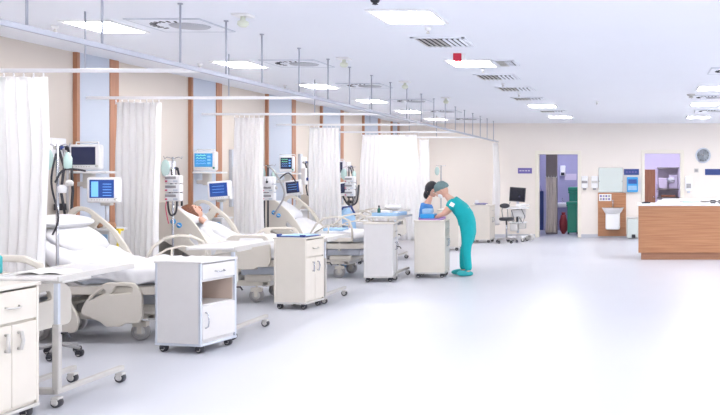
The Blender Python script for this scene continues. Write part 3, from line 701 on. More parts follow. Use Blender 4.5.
# ------------------------------------------------------------------ drip stands and pumps
def stand(x, y, h, label, items='pump', rz=0, hose=None):
    t = thing('infusion_stand', label, 'drip stand', (x, y, 0), rz)
    MB().cyl((0, 0, .08), (0, 0, h), .013, 'chrome' if items != 'dark' else 'dark', n=10).obj('pole', t)
    b = MB()
    for k in range(5): b.tube([(0, 0, .11), (.12 * math.cos(k * 1.257), .12 * math.sin(k * 1.257), .09), (.19 * math.cos(k * 1.257), .19 * math.sin(k * 1.257), .075)], .014, 'grey', 8)
    b.obj('base', t)
    for k in range(5): caster(t, .19 * math.cos(k * 1.257), .19 * math.sin(k * 1.257), .028, 'dark', -.03)
    hk = MB()
    for sx in (-1, 1): hk.tube([(0, 0, h - .02), (sx * .07, 0, h), (sx * .1, 0, h - .02), (sx * .11, 0, h + .01)], .005, 'chrome', 6)
    hk.obj('hooks', t)
    if items in ('pump', 'dark'):
        for k in range(3):
            z = h - .52 + k * .105 if items == 'pump' else h - .52 + k * .12
            po = MB().box(-.05, .13, -.09, -.01, z, z + (.095 if items == 'pump' else .11), 'white', .015).obj('infusion_pump', t)
            MB().box(-.045, .08, -.094, -.09, z + .05, z + .08, 'grey').box(-.045, -.02, -.095, -.09, z + .015, z + .035, 'pinkred').box(.05, .1, -.095, -.09, z + .015, z + .035, 'alu').obj('pump_panel', po)
    if items in ('flask', 'dark'):
        o = MB().lathe([(.01, -.1), (.032, -.085), (.034, .0), (.02, .03), (.012, .05)], 'glass', X=T((.09, 0, h - .12))).obj('canister', t)
        MB().lathe([(.03, 0), (.034, .03), (.02, .05)], 'lgrey', X=T((.12, -.03, h - .36))).lathe([(.03, 0), (.034, .05), (.02, .07)], 'white', X=T((.06, -.03, h - .42))).obj('regulator', t)
    bag = MB(); bag.sph((-.09, 0, h - .13), (.055, .02, .1), 'glass', n=12); bag.obj('drip_bag', t)
    if hose:
        ho = MB()
        for pts, r, m in hose: 
            q = [Vector(p) for p in pts]; out = []
            for i in range(len(q) - 1):
                p0, p1, p2, p3 = q[max(i - 1, 0)], q[i], q[i + 1], q[min(i + 2, len(q) - 1)]
                for s_ in range(6):
                    u = s_ / 6; out.append(.5 * ((2 * p1) + (p2 - p0) * u + (2 * p0 - 5 * p1 + 4 * p2 - p3) * u * u + (3 * p1 - p0 - 3 * p2 + p3) * u ** 3))
            out.append(q[-1]); ho.tube(out, r, m, 8)
        ho.obj('hose', t)
    return t
stand(at(57.5, 7.75), 7.75, 1.83, 'dark drip stand with white bottles beside the front curtain', 'flask', 0,
      [([(0, -.02, 1.75), (-.04, -.02, 1.5), (.02, -.02, 1.2), (-.03, -.02, 1.05)], .008, 'dark'), ([(.0, -.03, 1.5), (.06, -.03, 1.6), (.14, 0, 1.615), (.24, 0, 1.6)], .009, 'dark')])
stand(at(173, 10.6), 10.6, 1.78, 'drip stand with white pumps beside the patient bed', 'pump', 0,
      [([(0, -.02, 1.6), (-.02, -.02, 1.4), (-.05, -.02, 1.25), (-.02, -.02, 1.1), (.05, -.02, 1.15), (.05, -.02, 1.45)], .011, 'dark'), ([(-.03, -.02, 1.35), (-.07, -.03, 1.2), (0, -.1, 1.0)], .006, 'pinkred')])
stand(at(268, 13.2), 13.2, 1.72, 'drip stand with a round white dial left of the third bed', 'dark', 0,
      [([(0, -.02, 1.7), (.1, -.02, 1.62), (.25, -.02, 1.3), (.1, -.02, 1.0)], .014, 'grey'), ([(-.03, -.02, 1.5), (-.05, -.02, 1.1), (-.04, -.02, .6)], .016, 'dark'), ([(.15, 0, 1.5), (.3, 0, 1.6), (.42, 0, 1.45)], .01, 'dark')])
t = thing('pressure_gauge', 'round white dial gauge hanging on the drip stand left of the third bed', 'gauge', (at(267.5, 13.08), 13.08, zat(182, 13.08)))
MB().lathe([(.07, 0), (.075, .01), (.07, .02)], 'white', X=R(90, 'X')).obj('dial', t)
MB().box(-.004, .004, -.026, -.021, 0, .05, 'dark').lathe([(.018, .02), (.015, .028)], 'dark', X=R(90, 'X')).obj('needle', t)
stand(at(349, 15.85) , 15.85, 1.72, 'drip stand with hoses seen between the two far curtains', 'dark', 0,
      [([(-.1, -.02, 1.2), (0, -.02, 1.05), (.14, -.02, 1.1), (.18, -.02, 1.4)], .016, 'dark'), ([(.1, 0, 1.6), (.14, 0, 1.3), (.1, 0, 1.1)], .012, 'grey')])
stand(at(441, 20.8), 20.8, 1.8, 'thin dark drip stand standing behind the head of the nurse', 'none')
# wall hose bundles and gas fittings
def wall_hoses(Y, label, zt=1.9, m='dark'):
    t = thing('hose_bundle', label, 'hoses', (WX + .0, Y, 0))
    MB().box(0, .06, -.12, .12, zt - .2, zt, 'white', .01).obj('gas_outlet', t)
    for k in range(3):
        MB().lathe([(.02, 0), (.024, .03), (.012, .05)], ['lgrey', 'blue', 'dark'][k], X=T((.06, -.08 + k * .08, zt - .1)) @ R(90, 'Y'), n=10).obj('coupling', t)
        pts = [(.1, -.08 + k * .08, zt - .1), (.15, -.06 + k * .06, zt - .3), (.11 + .03 * k, -.05 + k * .05, zt - .55), (.16, -.06 + .05 * k, zt - .8), (.1, 0, zt - .95)]
        MB().tube(pts, .013, m if k != 1 else 'grey', 8).obj('hose', t)
    bx_ = MB()
    for k in range(3): bx_.box(.03, .12, -.05, .05, zt - .75 - k * .12, zt - .68 - k * .12, 'dark', .01)
    bx_.obj('clamp_blocks', t); return t
wall_hoses(16.2, 'dark hoses hanging from a wall outlet just left of the fourth curtain')
wall_hoses(9.36, 'dark hoses hanging from a wall outlet beside the blank monitor', 1.95)
wall_hoses(11.6, 'dark hoses hanging from a wall outlet left of the traces monitor', 1.75)
wall_hoses(14.1, 'dark hoses hanging from a wall outlet left of the small monitor', 1.85)
wall_hoses(18.7, 'dark hoses on the wall between the two far curtains', 1.85)
# tall white lamps / IV tracks by the columns
for Y, px, lb in ((12.9, 228, 'white vertical equipment track on the wall right of the traces monitor'), (15.6, 299, 'white vertical equipment track on the wall right of the small monitor')):
    t = thing('equipment_track', lb, 'wall track', (WX, 13.4 if Y < 14 else 16.1, 1.1))
    MB().box(0, .05, -.05, .05, 0, .85, 'alu', .008).obj('track', t)
    MB().box(.05, .14, -.06, .06, .3, .6, 'white', .015).obj('module', t)
    MB().lathe([(.03, 0), (.03, .03)], 'blue', X=T((.14, 0, .4)) @ R(90, 'Y'), n=12).obj('dial', t)
# low counters behind the beds
for i, (Y, lb) in enumerate(((9.52, 'white counter against the wall behind the first bed, brown packets on top'), (12.05, 'white counter against the wall behind the patient bed'), (14.87, 'white counter against the wall behind the third bed'), (17.16, 'white counter against the wall between the two far curtains'))):
    t = thing('wall_counter', lb, 'cabinet', (WX + .055, Y, 0), 0, 'white counters at the wall')
    MB().box(.0, .49, -.09, .18, .05, .98, 'cab', .005).obj('body', t)
    MB().box(-.0, .51, -.11, .19, .98, 1.005, 'white', .006).obj('worktop', t)
    for k in range(4):
        d_ = MB().box(.02, .47, -.098, -.09, .50 + k * .115, .60 + k * .115, 'bluelinen' if k % 2 else 'cab', .004).obj('drawer', t)
        MB().box(.2, .3, -.11, -.098, .545 + k * .115, .555 + k * .115, 'chrome').obj('handle', d_)
t = thing('brown_packet', 'small heap of brown packets on the counter behind the first bed', 'packets', (at(106, 9.46), 9.46, 1.005))
t.name = 'brown_packet'
for k in range(3): MB().sph((-.07 + k * .07, .0 + .03 * (k % 2), .035), (.035, .03, .035), 'brownbits', n=10).obj('packet', t)
t = thing('suction_jar', 'brown and white jar on the rail right of the patient head', 'jar', (at(213, 12.0), 12.0, 1.005))
MB().lathe([(.05, 0), (.055, .02), (.05, .1), (.03, .12)], 'brownbits').obj('jar', t); MB().lathe([(.052, .12), (.05, .14), (.02, .15)], 'white').obj('lid', t)
t = thing('yellow_tag', 'small yellow tag with a dark clip by the first column curtain', 'tag', (-5.5, 9.5, .99))
MB().box(-.03, .05, -.006, .006, -.012, .012, 'yellow', .003).obj('tag_strip', t); MB().box(-.07, -.03, -.01, .01, -.025, .025, 'dark', .005).obj('clip', t)
t = thing('hanging_strap', 'yellow strap hanging beside the counter behind the first bed', 'strap', (at(118, 9.5), 9.5, 0))
MB().tube([(.02, 0, 1.0), (.0, 0, .85), (-.02, 0, .7), (0, 0, .55)], .013, 'yellow', 8).obj('strap', t)
# blue crate and coats between far curtains
t = thing('laundry_bag', 'pale blue and white laundry bag between the two far curtains', 'bag', (at(347, 15.35), 15.35, 0))
MB().sph((0, 0, .5), (.17, .15, .5), 'bluelinen', n=24, fn=lambda q: Vector((q.x, q.y, q.z)) * (1 + .2 * noise.noise(q * 3))).obj('sack', t)
MB().tube([(-.15, 0, .85), (-.05, -.05, 1.02), (.06, .02, 1.04), (.15, 0, .88)], .018, 'blue', 8).tube([(-.12, -.12, .6), (0, -.17, .75), (.12, -.12, .68)], .015, 'violet', 8).obj('drawstring', t)
t = thing('teal_canister', 'teal canister at the very left edge above the cabinet', 'canister', (at(-3, 6.25), 6.25, .881))
MB().lathe([(.03, 0), (.032, .01), (.032, .11), (.02, .125)], 'cyan').obj('body', t); MB().lathe([(.02, .125), (.02, .145)], 'white').obj('cap', t)

# ------------------------------------------------------------------ far wall furniture
def wallbox(name, px0, px1, py0, py1, dep, m, label, cat, b=.01):
    x0, x1 = at(px0, FY), at(px1, FY); z1, z0 = zat(py0, FY), zat(py1, FY)
    t = thing(name, label, cat, ((x0 + x1) / 2, FY, z0)); w_ = x1 - x0
    return t, w_, z1 - z0
t, w_, h_ = wallbox('wall_sign', 518, 532, 168, 173.5, .02, 'purplesign', 'small purple sign above the computer cart', 'sign')
MB().box(-w_ / 2, w_ / 2, -.02, 0, 0, h_, 'purplesign', .004).obj('plate', t); 
g = MB()
for k in range(4): g.box(-w_ * .38 + k * w_ * .2, -w_ * .25 + k * w_ * .2, -.022, -.019, h_ * .4, h_ * .6, 'lilac')
g.obj('lettering', t)
for px, lb in ((581.5, 'left one of two white soap dispensers by the doorway'), (591.5, 'right one of two white soap dispensers by the doorway')):
    t, w_, h_ = wallbox('soap_dispenser', px, px + 6.5, 176, 190, .1, 'white', lb, 'dispenser')
    MB().box(-w_ / 2, w_ / 2, -.1, 0, .05, h_, 'white', .02, seg=3).obj('housing', t)
    MB().box(-w_ / 2 + .01, w_ / 2 - .01, -.105, -.098, h_ * .48, h_ * .66, 'grey' if px < 585 else 'lgrey', .005).obj('window', t)
    MB().box(-w_ / 4, w_ / 4, -.09, -.03, 0, .05, 'grey', .01).obj('nozzle', t)
t, w_, h_ = wallbox('wall_mirror', 598.5, 623, 167.5, 192.5, .03, 'mirror', 'pale green mirror panel above the washbasin', 'mirror')
MB().box(-w_ / 2, w_ / 2, -.025, 0, 0, h_, 'lgrey', .004).obj('frame', t); MB().box(-w_ / 2 + .012, w_ / 2 - .012, -.03, -.024, .012, h_ - .012, 'mirror').obj('glass', t)
MB().cyl((-w_ / 2 + .02, -.03, h_ * .45), (-w_ / 2 + .02, -.045, h_ * .45), .012, 'dark').cyl((w_ / 2 - .02, -.03, h_ * .45), (w_ / 2 - .02, -.045, h_ * .45), .012, 'dark').obj('clips', t)
t, w_, h_ = wallbox('splash_panel', 598, 626, 192.8, 236, .03, 'oak', 'wooden back panel behind the white washbasin', 'panel')
MB().box(-w_ / 2, w_ / 2, -.04, 0, 0, h_, 'oak', .004).obj('board', t)
t, w_, h_ = wallbox('wall_notice', 599, 611.5, 194, 201, .02, 'paper', 'small notice with dark boxes of print beside the basin tap', 'notice')
MB().box(-w_ / 2, w_ / 2, -.052, -.042, 0, h_, 'paper').obj('sheet', t)
g = MB()
for i in range(4):
    for j in range(2): g.box(-w_ * .42 + i * w_ * .22, -w_ * .27 + i * w_ * .22, -.055, -.052, h_ * (.15 + j * .42), h_ * (.42 + j * .42), 'purplesign' if (i + j) % 2 else 'grey')
g.obj('print', t)
sx = at(613, FY); t = thing('washbasin', 'white washbasin with half pedestal on the wooden panel', 'sink', (sx, FY - .045, 0))
zt = zat(207.5, FY)
bs = MB(); 
bmx = bmesh.new(); ring = []
for z, wx_, dy in ((zt - .16, .17, .24), (zt - .12, .21, .3), (zt - .03, .26, .42), (zt, .28, .43), (zt, .24, .38), (zt - .04, .21, .33), (zt - .12, .1, .22)):
    rr = []
    for k in range(20):
        a = PI + PI * k / 19; rr.append(bmx.verts.new((wx_ * math.copysign(abs(math.cos(a)) ** .5, math.cos(a)), dy * math.copysign(abs(math.sin(a)) ** .5, math.sin(a)) if k not in (0, 19) else 0, z)))
    ring.append(rr)
for A, B in zip(ring, ring[1:]):
    for k in range(20): bmx.faces.new((A[k], A[(k + 1) % 20], B[(k + 1) % 20], B[k]))
bmx.faces.new(ring[0]); bmx.faces.new(ring[-1])
bs.merge(bmx, 'white'); bs.obj('basin', t)
MB().box(-.18, .18, -.26, 0, zat(229, FY), zt - .1, 'white', .035, seg=3).obj('half_pedestal', t)
MB().tube([(0, -.04, zt + .0), (0, -.04, zt + .14), (0, -.08, zt + .16), (0, -.14, zt + .12)], .012, 'chrome', 8).lathe([(.02, 0), (.02, .03)], 'chrome', X=T((0, -.04, zt + .16)), n=10).obj('tap', t)
t, w_, h_ = wallbox('wall_sign', 624, 639, 169, 175, .02, 'blue', 'small navy sign above the blue glove dispenser', 'sign')
MB().box(-w_ / 2, w_ / 2, -.02, 0, 0, h_, 'blue', .004).obj('plate', t)
g = MB()
for k in range(4): g.box(-w_ * .38 + k * w_ * .2, -w_ * .25 + k * w_ * .2, -.022, -.019, h_ * .4, h_ * .6, 'purplesign')
g.obj('lettering', t)
t, w_, h_ = wallbox('glove_dispenser', 627, 638, 177, 192, .1, 'brightblue', 'bright blue dispenser on the wall beside the mirror', 'dispenser')
MB().box(-w_ / 2, w_ / 2, -.12, 0, 0, h_, 'brightblue', .015).obj('case', t)
MB().box(-w_ / 2 + .03, w_ / 2 - .03, -.125, -.118, .05, h_ * .42, 'bluelinen').box(-w_ / 2 + .03, w_ / 2 - .03, -.125, -.118, h_ * .55, h_ * .85, 'bluescreen').obj('slots', t)
t = thing('pedal_bin', 'tall grey waste bin between the washbasin and the counter', 'bin', (at(632.5, 22.3), 22.3, 0))
MB().box(-.14, .14, -.16, .16, .03, .5, 'mirror', .02).obj('body', t); MB().box(-.15, .15, -.17, .17, .5, .54, 'lgrey', .012).obj('lid', t)
MB().box(-.02, .07, -.2, -.12, .03, .12, 'dark', .01).obj('pedal', t)
t = thing('wall_clock', 'round wall clock with a grey rim', 'clock', (at(703, FY), FY, zat(155.5, FY)))
MB().lathe([(.0, 0), (.19, 0), (.195, .03), (.165, .04), (.16, .028)], 'alu', X=R(90, 'X'), n=36).obj('rim', t)
MB().lathe([(.0, .0285), (.16, .03)], mat('clock_face', (.78, .84, .9), .4), X=R(90, 'X'), n=36).obj('face', t)
g = MB()
for k in range(12): g.box(-.005, .005, -.035, -.0305, .12, .15, 'dark', X=R(k * 30, 'Y'))
g.obj('hour_marks', t)
MB().box(-.005, .005, -.04, -.036, -.02, .12, 'grey', X=R(10, 'Y')).box(-.007, .007, -.044, -.04, -.02, .08, 'grey', X=R(-60, 'Y')).obj('hands', t)
t, w_, h_ = wallbox('wall_switch', 694, 698.5, 168.5, 172.5, .02, 'grey', 'small dark square control below the clock', 'switch')
MB().box(-w_ / 2, w_ / 2, -.02, 0, 0, h_, 'lgrey', .004).obj('plate', t); MB().box(-w_ / 3.2, w_ / 3.2, -.026, -.018, h_ * .2, h_ * .8, 'grey', .003).obj('rocker', t)
t, w_, h_ = wallbox('wall_sign', 705, 735, 169, 175, .02, 'blue', 'long navy sign at the right picture edge', 'sign')
MB().box(-w_ / 2, w_ / 2, -.02, 0, 0, h_, 'blue', .004).obj('plate', t)
t, w_, h_ = wallbox('soap_dispenser', 685, 692, 176, 193, .1, 'white', 'white dispenser above the reception counter', 'dispenser')
MB().box(-w_ / 2, w_ / 2, -.1, 0, .06, h_, 'white', .025, seg=3).obj('housing', t); MB().box(-w_ / 3, w_ / 3, -.105, -.098, .12, .24, 'grey', .005).obj('window', t); MB().box(-w_ / 5, w_ / 5, -.09, -.04, 0, .06, 'alu', .01).obj('nozzle', t)

# side room contents
Yc = FY + 1.2
t = curtain(at(546, Yc), at(556.5, Yc), Yc, 'taupe curtain hanging in the purple side room', .05, 4, .04, 12, ztop=zat(177, Yc), mt='taupe', taper=.0)
struct('trim_22', MB().box(at(546, Yc + .1), at(557, Yc + .1), Yc + .1, Yc + .3, 0, CEIL, 'taupedark'))
def bin_(x, y, label, h=1.0, w=.24):
    t = thing('waste_bin', label, 'bin', (x, y, 0))
    b = MB(); b.box(-w * .42, w * .42, -w * .5, w * .5, .06, h * .88, 'green', .03); b.box(-w * .5, w * .5, -w * .56, w * .56, h * .86, h * .9, 'green', .01); b.obj('body', t)
    MB().box(-w * .52, w * .52, -w * .58, w * .58, h * .9, h, 'green', .03).obj('lid', t)
    for sx in (-1, 1): MB().lathe([(.06, -.02), (.06, .02)], 'dark', X=T((sx * w * .4, w * .45, .06)) @ R(90, 'Y')).obj('wheel', t)
bin_(at(572.5, 23.9), 23.9, 'nearer dark green wheeled bin inside the purple side room', .88, .3)
bin_(at(574, 25.2), 25.2, 'green wheeled bin farther back in the purple side room', 1.25, .3)
t = thing('waste_bag', 'dark red waste bag next to the green bins', 'bag', (at(563.5, 24.2), 24.2, 0))
MB().sph((0, 0, .26), (.11, .12, .27), 'redbag', n=16, fn=lambda q: q * (1 + .2 * noise.noise(q * 3))).obj('sack', t); MB().lathe([(.03, .48), (.06, .58)], 'redbag').obj('knot', t)
t = thing('blue_apron', 'dark blue apron hanging left inside the purple side room', 'apron', (at(541, 24.3), 24.3, 0))
MB().box(-.1, .07, -.03, .03, .1, 1.15, 'blue', .02).obj('apron_cloth', t); MB().tube([(-.04, 0, 1.14), (-.02, 0, 1.3), (.02, 0, 1.14)], .008, 'blue', 6).obj('neck_strap', t)
t = thing('wall_dispenser', 'white dispenser with dark window on the purple wall', 'dispenser', (at(563, sy), sy, zat(176, sy)))
MB().box(-.08, .08, -.1, 0, 0, .3, 'white', .02).obj('housing', t); MB().box(-.05, .05, -.11, -.1, .02, .1, 'dark').obj('window', t)
t = thing('wall_notice', 'pale notice on the purple wall beside the dispenser', 'notice', (at(570.5, sy), sy, zat(180, sy)))
MB().box(-.17, .17, -.012, 0, 0, .18, 'lilac').obj('sheet', t)
t = thing('hand_basin', 'small white basin on the purple wall', 'sink', (at(562.5, sy), sy - .01, 0))
MB().box(-.14, .14, -.3, 0, .66, .8, 'white', .04, seg=3).obj('bowl', t); MB().tube([(0, -.05, .8), (0, -.05, .92), (0, -.14, .9)], .01, 'chrome', 6).obj('tap', t)
# office contents
Yo = FY + 1.0
t = thing('inner_door', 'dark brown wooden door inside the room behind reception', 'door', (at(650, Yo), Yo, 0))
MB().box(-.17, .14, 0, .04, 0, zat(169.5, Yo), 'doorwood', .004).obj('leaf', t); MB().cyl((.1, -.03, 1.0), (.1, 0, 1.0), .015, 'chrome').obj('handle', t)
t = thing('shelf_unit', 'dark framed shelf unit holding lilac boxes behind reception', 'shelf', (at(668, Yo + .5), Yo + .5, 0))
hw_ = .30; fr = MB()
for xx in (-hw_, hw_): fr.box(xx - .02, xx + .02, 0, .35, 0, 1.78, 'lilac')
for z in (.4, .95, 1.18, 1.76): fr.box(-hw_, hw_, 0, .35, z, z + .03, 'taupedark')
fr.box(-hw_, hw_, .33, .35, 0, 1.76, 'lilac'); fr.obj('frame', t)
for k in range(2): MB().box(-.26 + k * .28, -.02 + k * .28, .05, .3, 1.22, 1.5 + .08 * k, 'lilac', .01).obj('box', t)
MB().box(-.18, .2, .02, .3, .99, 1.04, 'doorwood', .006).obj('wooden_tray', t)
t = thing('folded_cloth', 'white cloth thrown on the shelf unit behind reception', 'cloth', (at(671, Yo + .45), Yo + .45, 1.39))
MB().sph((0, 0, .05), (.1, .1, .07), 'linen', n=14, fn=lambda q: q * (1 + .3 * noise.noise(q * 3))).obj('cloth', t)

# ------------------------------------------------------------------ reception counter
CY = 16.7
t = thing('reception_counter', 'long oak front reception counter with a white top', 'counter', (-.03, CY, 0))
MB().box(0, 4.2, 0, .05, .13, 1.0, 'oak', .004).box(0.0, .05, .05, .75, .13, 1.0, 'oak', .004).obj('front_panel', t)
MB().box(.05, 4.2, .05, .7, .0, .13, wood('plinth_wood', (.36, .17, .10), (.44, .22, .13), (.6, .6, 14))).obj('plinth', t)
MB().box(-.02, 4.2, -.02, .78, 1.0, 1.04, 'white', .008).obj('countertop', t)
g = MB()
for k in range(1, 6): g.box(.001, 4.2, -.0012, .001, .13 + k * .145, .132 + k * .145, 'brown')
g.obj('panel_grooves', t)
t = thing('back_desk', 'white raised desk behind the reception counter', 'desk', (.45, CY + 1.0, 0))
MB().box(0, 3.6, 0, .5, 1.06, 1.1, 'white', .008).obj('worktop', t); MB().box(.03, 3.55, .03, .07, 0, 1.06, 'white').box(.03, .07, .07, .48, 0, 1.06, 'white').obj('carcass', t)
t = thing('card_reader', 'flat dark device on the left end of the counter', 'device', (at(646, 16.95), 16.95, 1.04))
MB().box(-.08, .08, -.05, .07, 0, .025, 'dark', .008).obj('body', t); MB().box(-.04, .04, -.02, .04, .025, .03, 'screendark').obj('display', t)
t = thing('glass_shield', 'pale green glass piece lying on the counter', 'glass', (at(691, 17.0), 17.0, 1.04))
MB().box(-.16, .16, -.1, .1, 0, .05, 'glass', .005).obj('pane', t)
t = thing('document_tray', 'low white document tray on the counter', 'tray', (at(668, 17.0), 17.0, 1.04))
MB().box(-.22, .22, -.1, .12, 0, .03, 'paper', .006).box(-.2, .2, -.08, .1, .034, .06, 'paper', .006).obj('tray', t)
for px, lb in ((713, 'black desk phone on the counter near the right edge'), (721, 'black desk phone cut by the right picture edge')):
    t = thing('desk_phone', lb, 'phone', (at(px, 16.9), 16.9, 1.04))
    MB().box(-.045, .045, -.04, .06, 0, .025, 'dark', .008).obj('base', t)
    MB().tube([(-.05, -.01, .04), (-.035, -.01, .055), (.035, -.01, .055), (.05, -.01, .04)], .012, 'dark', 8).obj('handset', t)

# ------------------------------------------------------------------ computer cart and stool
cx, cy = at(517.5, 21.4), 21.4
t = thing('computer_cart', 'white medical cart carrying a black computer screen, left of the doorway', 'cart', (cx, cy, 0))
Xs = T((0, .0, zat(194.5, cy))) @ R(4, 'Y')
so = MB().box(-.19, .19, -.02, .02, -.17, .17, 'dark', .012, X=Xs).obj('monitor', t)
MB().box(-.17, .17, -.024, -.019, -.145, .15, 'black', X=Xs).obj('screen', so)
MB().cyl((0, .05, .2), (0, .05, 1.05), .03, 'alu').obj('column', t)
MB().box(-.24, .26, -.22, .2, .78, .81, 'white', .012).box(-.2, .22, -.16, .14, .44, .47, 'white', .012).obj('shelf', t)
MB().box(-.18, .06, -.21, -.08, .812, .835, 'lgrey', .006).obj('keyboard', t)
MB().box(-.14, .18, -.12, .12, .55, .76, 'cab', .015).obj('equipment_box', t)
MB().box(-.02, .2, -.17, .05, .815, .9, 'white', .02).box(.1, .3, -.2, -.02, .86, .885, 'cab', .01).obj('control_panel', t)
MB().box(-.16, .02, -.16, .1, .25, .43, 'cab', .02).box(.04, .2, -.14, .1, .3, .43, 'lgrey', .02).obj('lower_box', t)
for k in range(3): MB().lathe([(.022, 0), (.024, .1), (.012, .13)], 'dark' if k == 1 else 'lgrey', X=T((-.08 + k * .09, -.14, .47)), n=10).obj('probe_holder', t)
MB().tube([(.1, -.14, .8), (.2, -.18, .6), (.15, -.18, .45), (.05, -.16, .6), (-.05, -.18, .5), (-.12, -.16, .75)], .008, 'dark', 6).tube([(-.15, -.14, .95), (-.22, -.14, .8), (-.2, -.14, .5), (-.1, -.14, .35)], .01, 'grey', 6).obj('cables', t)
bs = MB()
for k in range(4): bs.box(0, .27, -.025, .025, .09, .13, 'white', .008, X=T((0, .05, 0)) @ R(35 + k * 90))
bs.obj('base', t)
for k in range(4):
    a = math.radians(35 + k * 90); caster(t, .25 * math.cos(a), .05 + .25 * math.sin(a), .045, 'lgrey', -.03)
MB().lathe([(.07, -.02), (.085, 0), (.07, .02)], 'lgrey', X=T((.32, 0, .1)) @ R(90, 'X')).box(.2, .32, -.02, .02, .1, .13, 'lgrey').obj('cable_reel', t)
t = thing('swivel_stool', 'low black seated stool on wheels in front of the far thin curtain', 'stool', (at(506.5, 20.9), 20.9, 0))
MB().lathe([(.14, .52), (.17, .54), (.17, .58), (.14, .595), (.01, .6)], 'dark', n=24).obj('seat', t)
MB().cyl((0, 0, .1), (0, 0, .52), .022, 'chrome').obj('gas_lift', t)
MB().tube([(-.1, .1, .58), (-.13, .13, .75), (-.1, .12, .86)], .012, 'grey').sph((-.06, .12, .86), (.12, .03, .06), 'dark').obj('backrest', t)
b = MB()
for k in range(5): b.tube([(0, 0, .12), (.24 * math.cos(k * 1.257 + .3), .24 * math.sin(k * 1.257 + .3), .08)], .016, 'grey')
b.obj('base', t)
for k in range(5): caster(t, .24 * math.cos(k * 1.257 + .3), .24 * math.sin(k * 1.257 + .3), .03, 'dark', -.03)
t = thing('supply_tray', 'white tray of supplies leaning on the folders of the far cabinet', 'supplies', (at(474, 21.1), 21.35, .882)); t.name = 'supply_tray'
MB().box(-.05, .15, -.06, .06, 0, .03, 'white', .008).box(-.02, .06, -.03, .03, .03, .1, 'white', .015).obj('packs', t)

# ------------------------------------------------------------------ people
def skin_mesh(joints, edges, rad, grow=0.0, sub=1):
    me = bpy.data.meshes.new('sk'); names_ = list(joints); idx = {n: i for i, n in enumerate(names_)}
    me.from_pydata([joints[n] for n in names_], [(idx[a], idx[b]) for a, b in edges], [])
    ob = bpy.data.objects.new('sk', me); COL.objects.link(ob)
    ob.modifiers.new('Skin', 'SKIN'); sm = ob.modifiers.new('Sub', 'SUBSURF'); sm.levels = sub; sm.render_levels = sub
    if not me.skin_vertices: raise RuntimeError('no skin layer')
    sv = me.skin_vertices[0].data
    for n in names_:
        r = rad[n]; r = r if isinstance(r, tuple) else (r, r)
        sv[idx[n]].radius = (r[0] + grow, r[1] + grow); sv[idx[n]].use_root = False
    sv[0].use_root = True
    dg = bpy.context.evaluated_depsgraph_get(); dg.update()
    ev = ob.evaluated_get(dg); m2 = bpy.data.meshes.new_from_object(ev)
    bm = bmesh.new(); bm.from_mesh(m2)
    bpy.data.objects.remove(ob); bpy.data.meshes.remove(me); bpy.data.meshes.remove(m2)
    return bm
def hand(J, E, Rr, side, wrist, palm_dir, spread_dir, curl):
    w0 = Vector(wrist); d = Vector(palm_dir).normalized(); s_ = Vector(spread_dir).normalized(); c = Vector(curl).normalized()
    k = side; J[k + 'palm'] = w0 + d * .05; Rr[k + 'palm'] = (.026, .02); E.append((k + 'wrist', k + 'palm'))
    for i, (o, ln) in enumerate(((-.03, .065), (-.01, .078), (.01, .072), (.03, .055))):
        a, b_, c_ = '%sf%da' % (k, i), '%sf%db' % (k, i), '%sf%dc' % (k, i)
        J[a] = w0 + d * .088 + s_ * o; J[b_] = J[a] + (d + c * .35).normalized() * ln * .5; J[c_] = J[b_] + (d * .6 + c).normalized() * ln * .5
        Rr[a] = .0105; Rr[b_] = .009; Rr[c_] = .007; E += [(k + 'palm', a), (a, b_), (b_, c_)]
    J[k + 't1'] = w0 + d * .035 - s_ * .035 + c * .01; J[k + 't2'] = J[k + 't1'] + (d - s_ * .6 + c * .5).normalized() * .045
    Rr[k + 't1'] = .012; Rr[k + 't2'] = .009; E += [(k + 'palm', k + 't1'), (k + 't1', k + 't2')]
def head(mb, X, k=1.0, mask=False, closed=False):
    def fn(q):
        v = q.copy()
        if v.z < 0: v.x *= 1 - .22 * abs(v.z) * (1 if v.x < 0 else .35); v.y *= 1 - .35 * abs(v.z)      # jaw
        if v.x < 0: v.x *= 1.08
        e = math.exp(-((abs(v.y) - .38) / .16) ** 2 - ((v.z - .05) / .14) ** 2) if v.x > .4 else 0
        v.x -= .07 * e
        return v
    K = Matrix.Diagonal((k, k, k, 1)); Y = X @ K
    mb.sph((0, 0, 0), (.098, .077, .118), 'skin', Y, 24, fn)
    mb.sph((.098, 0, -.018), (.02, .013, .026), 'skin', Y, 10)
    for sy in (-1, 1):
        mb.sph((.078, sy * .03, .008), (.013, .013, .010), 'skin' if closed else 'eyew', Y, 10)
        if not closed: mb.sph((.089, sy * .03, .008), (.004, .006, .006), 'dark', Y, 8)
        mb.box(.083, .092, sy * .03 - .016, sy * .03 + .016, .03, .036, 'hairr', .002, X=Y)
        mb.sph((-.005, sy * .078, -.005), (.018, .009, .03), 'skin', Y, 10)
    mb.sph((.086, 0, -.058), (.010, .024, .008), 'lip', Y, 10)

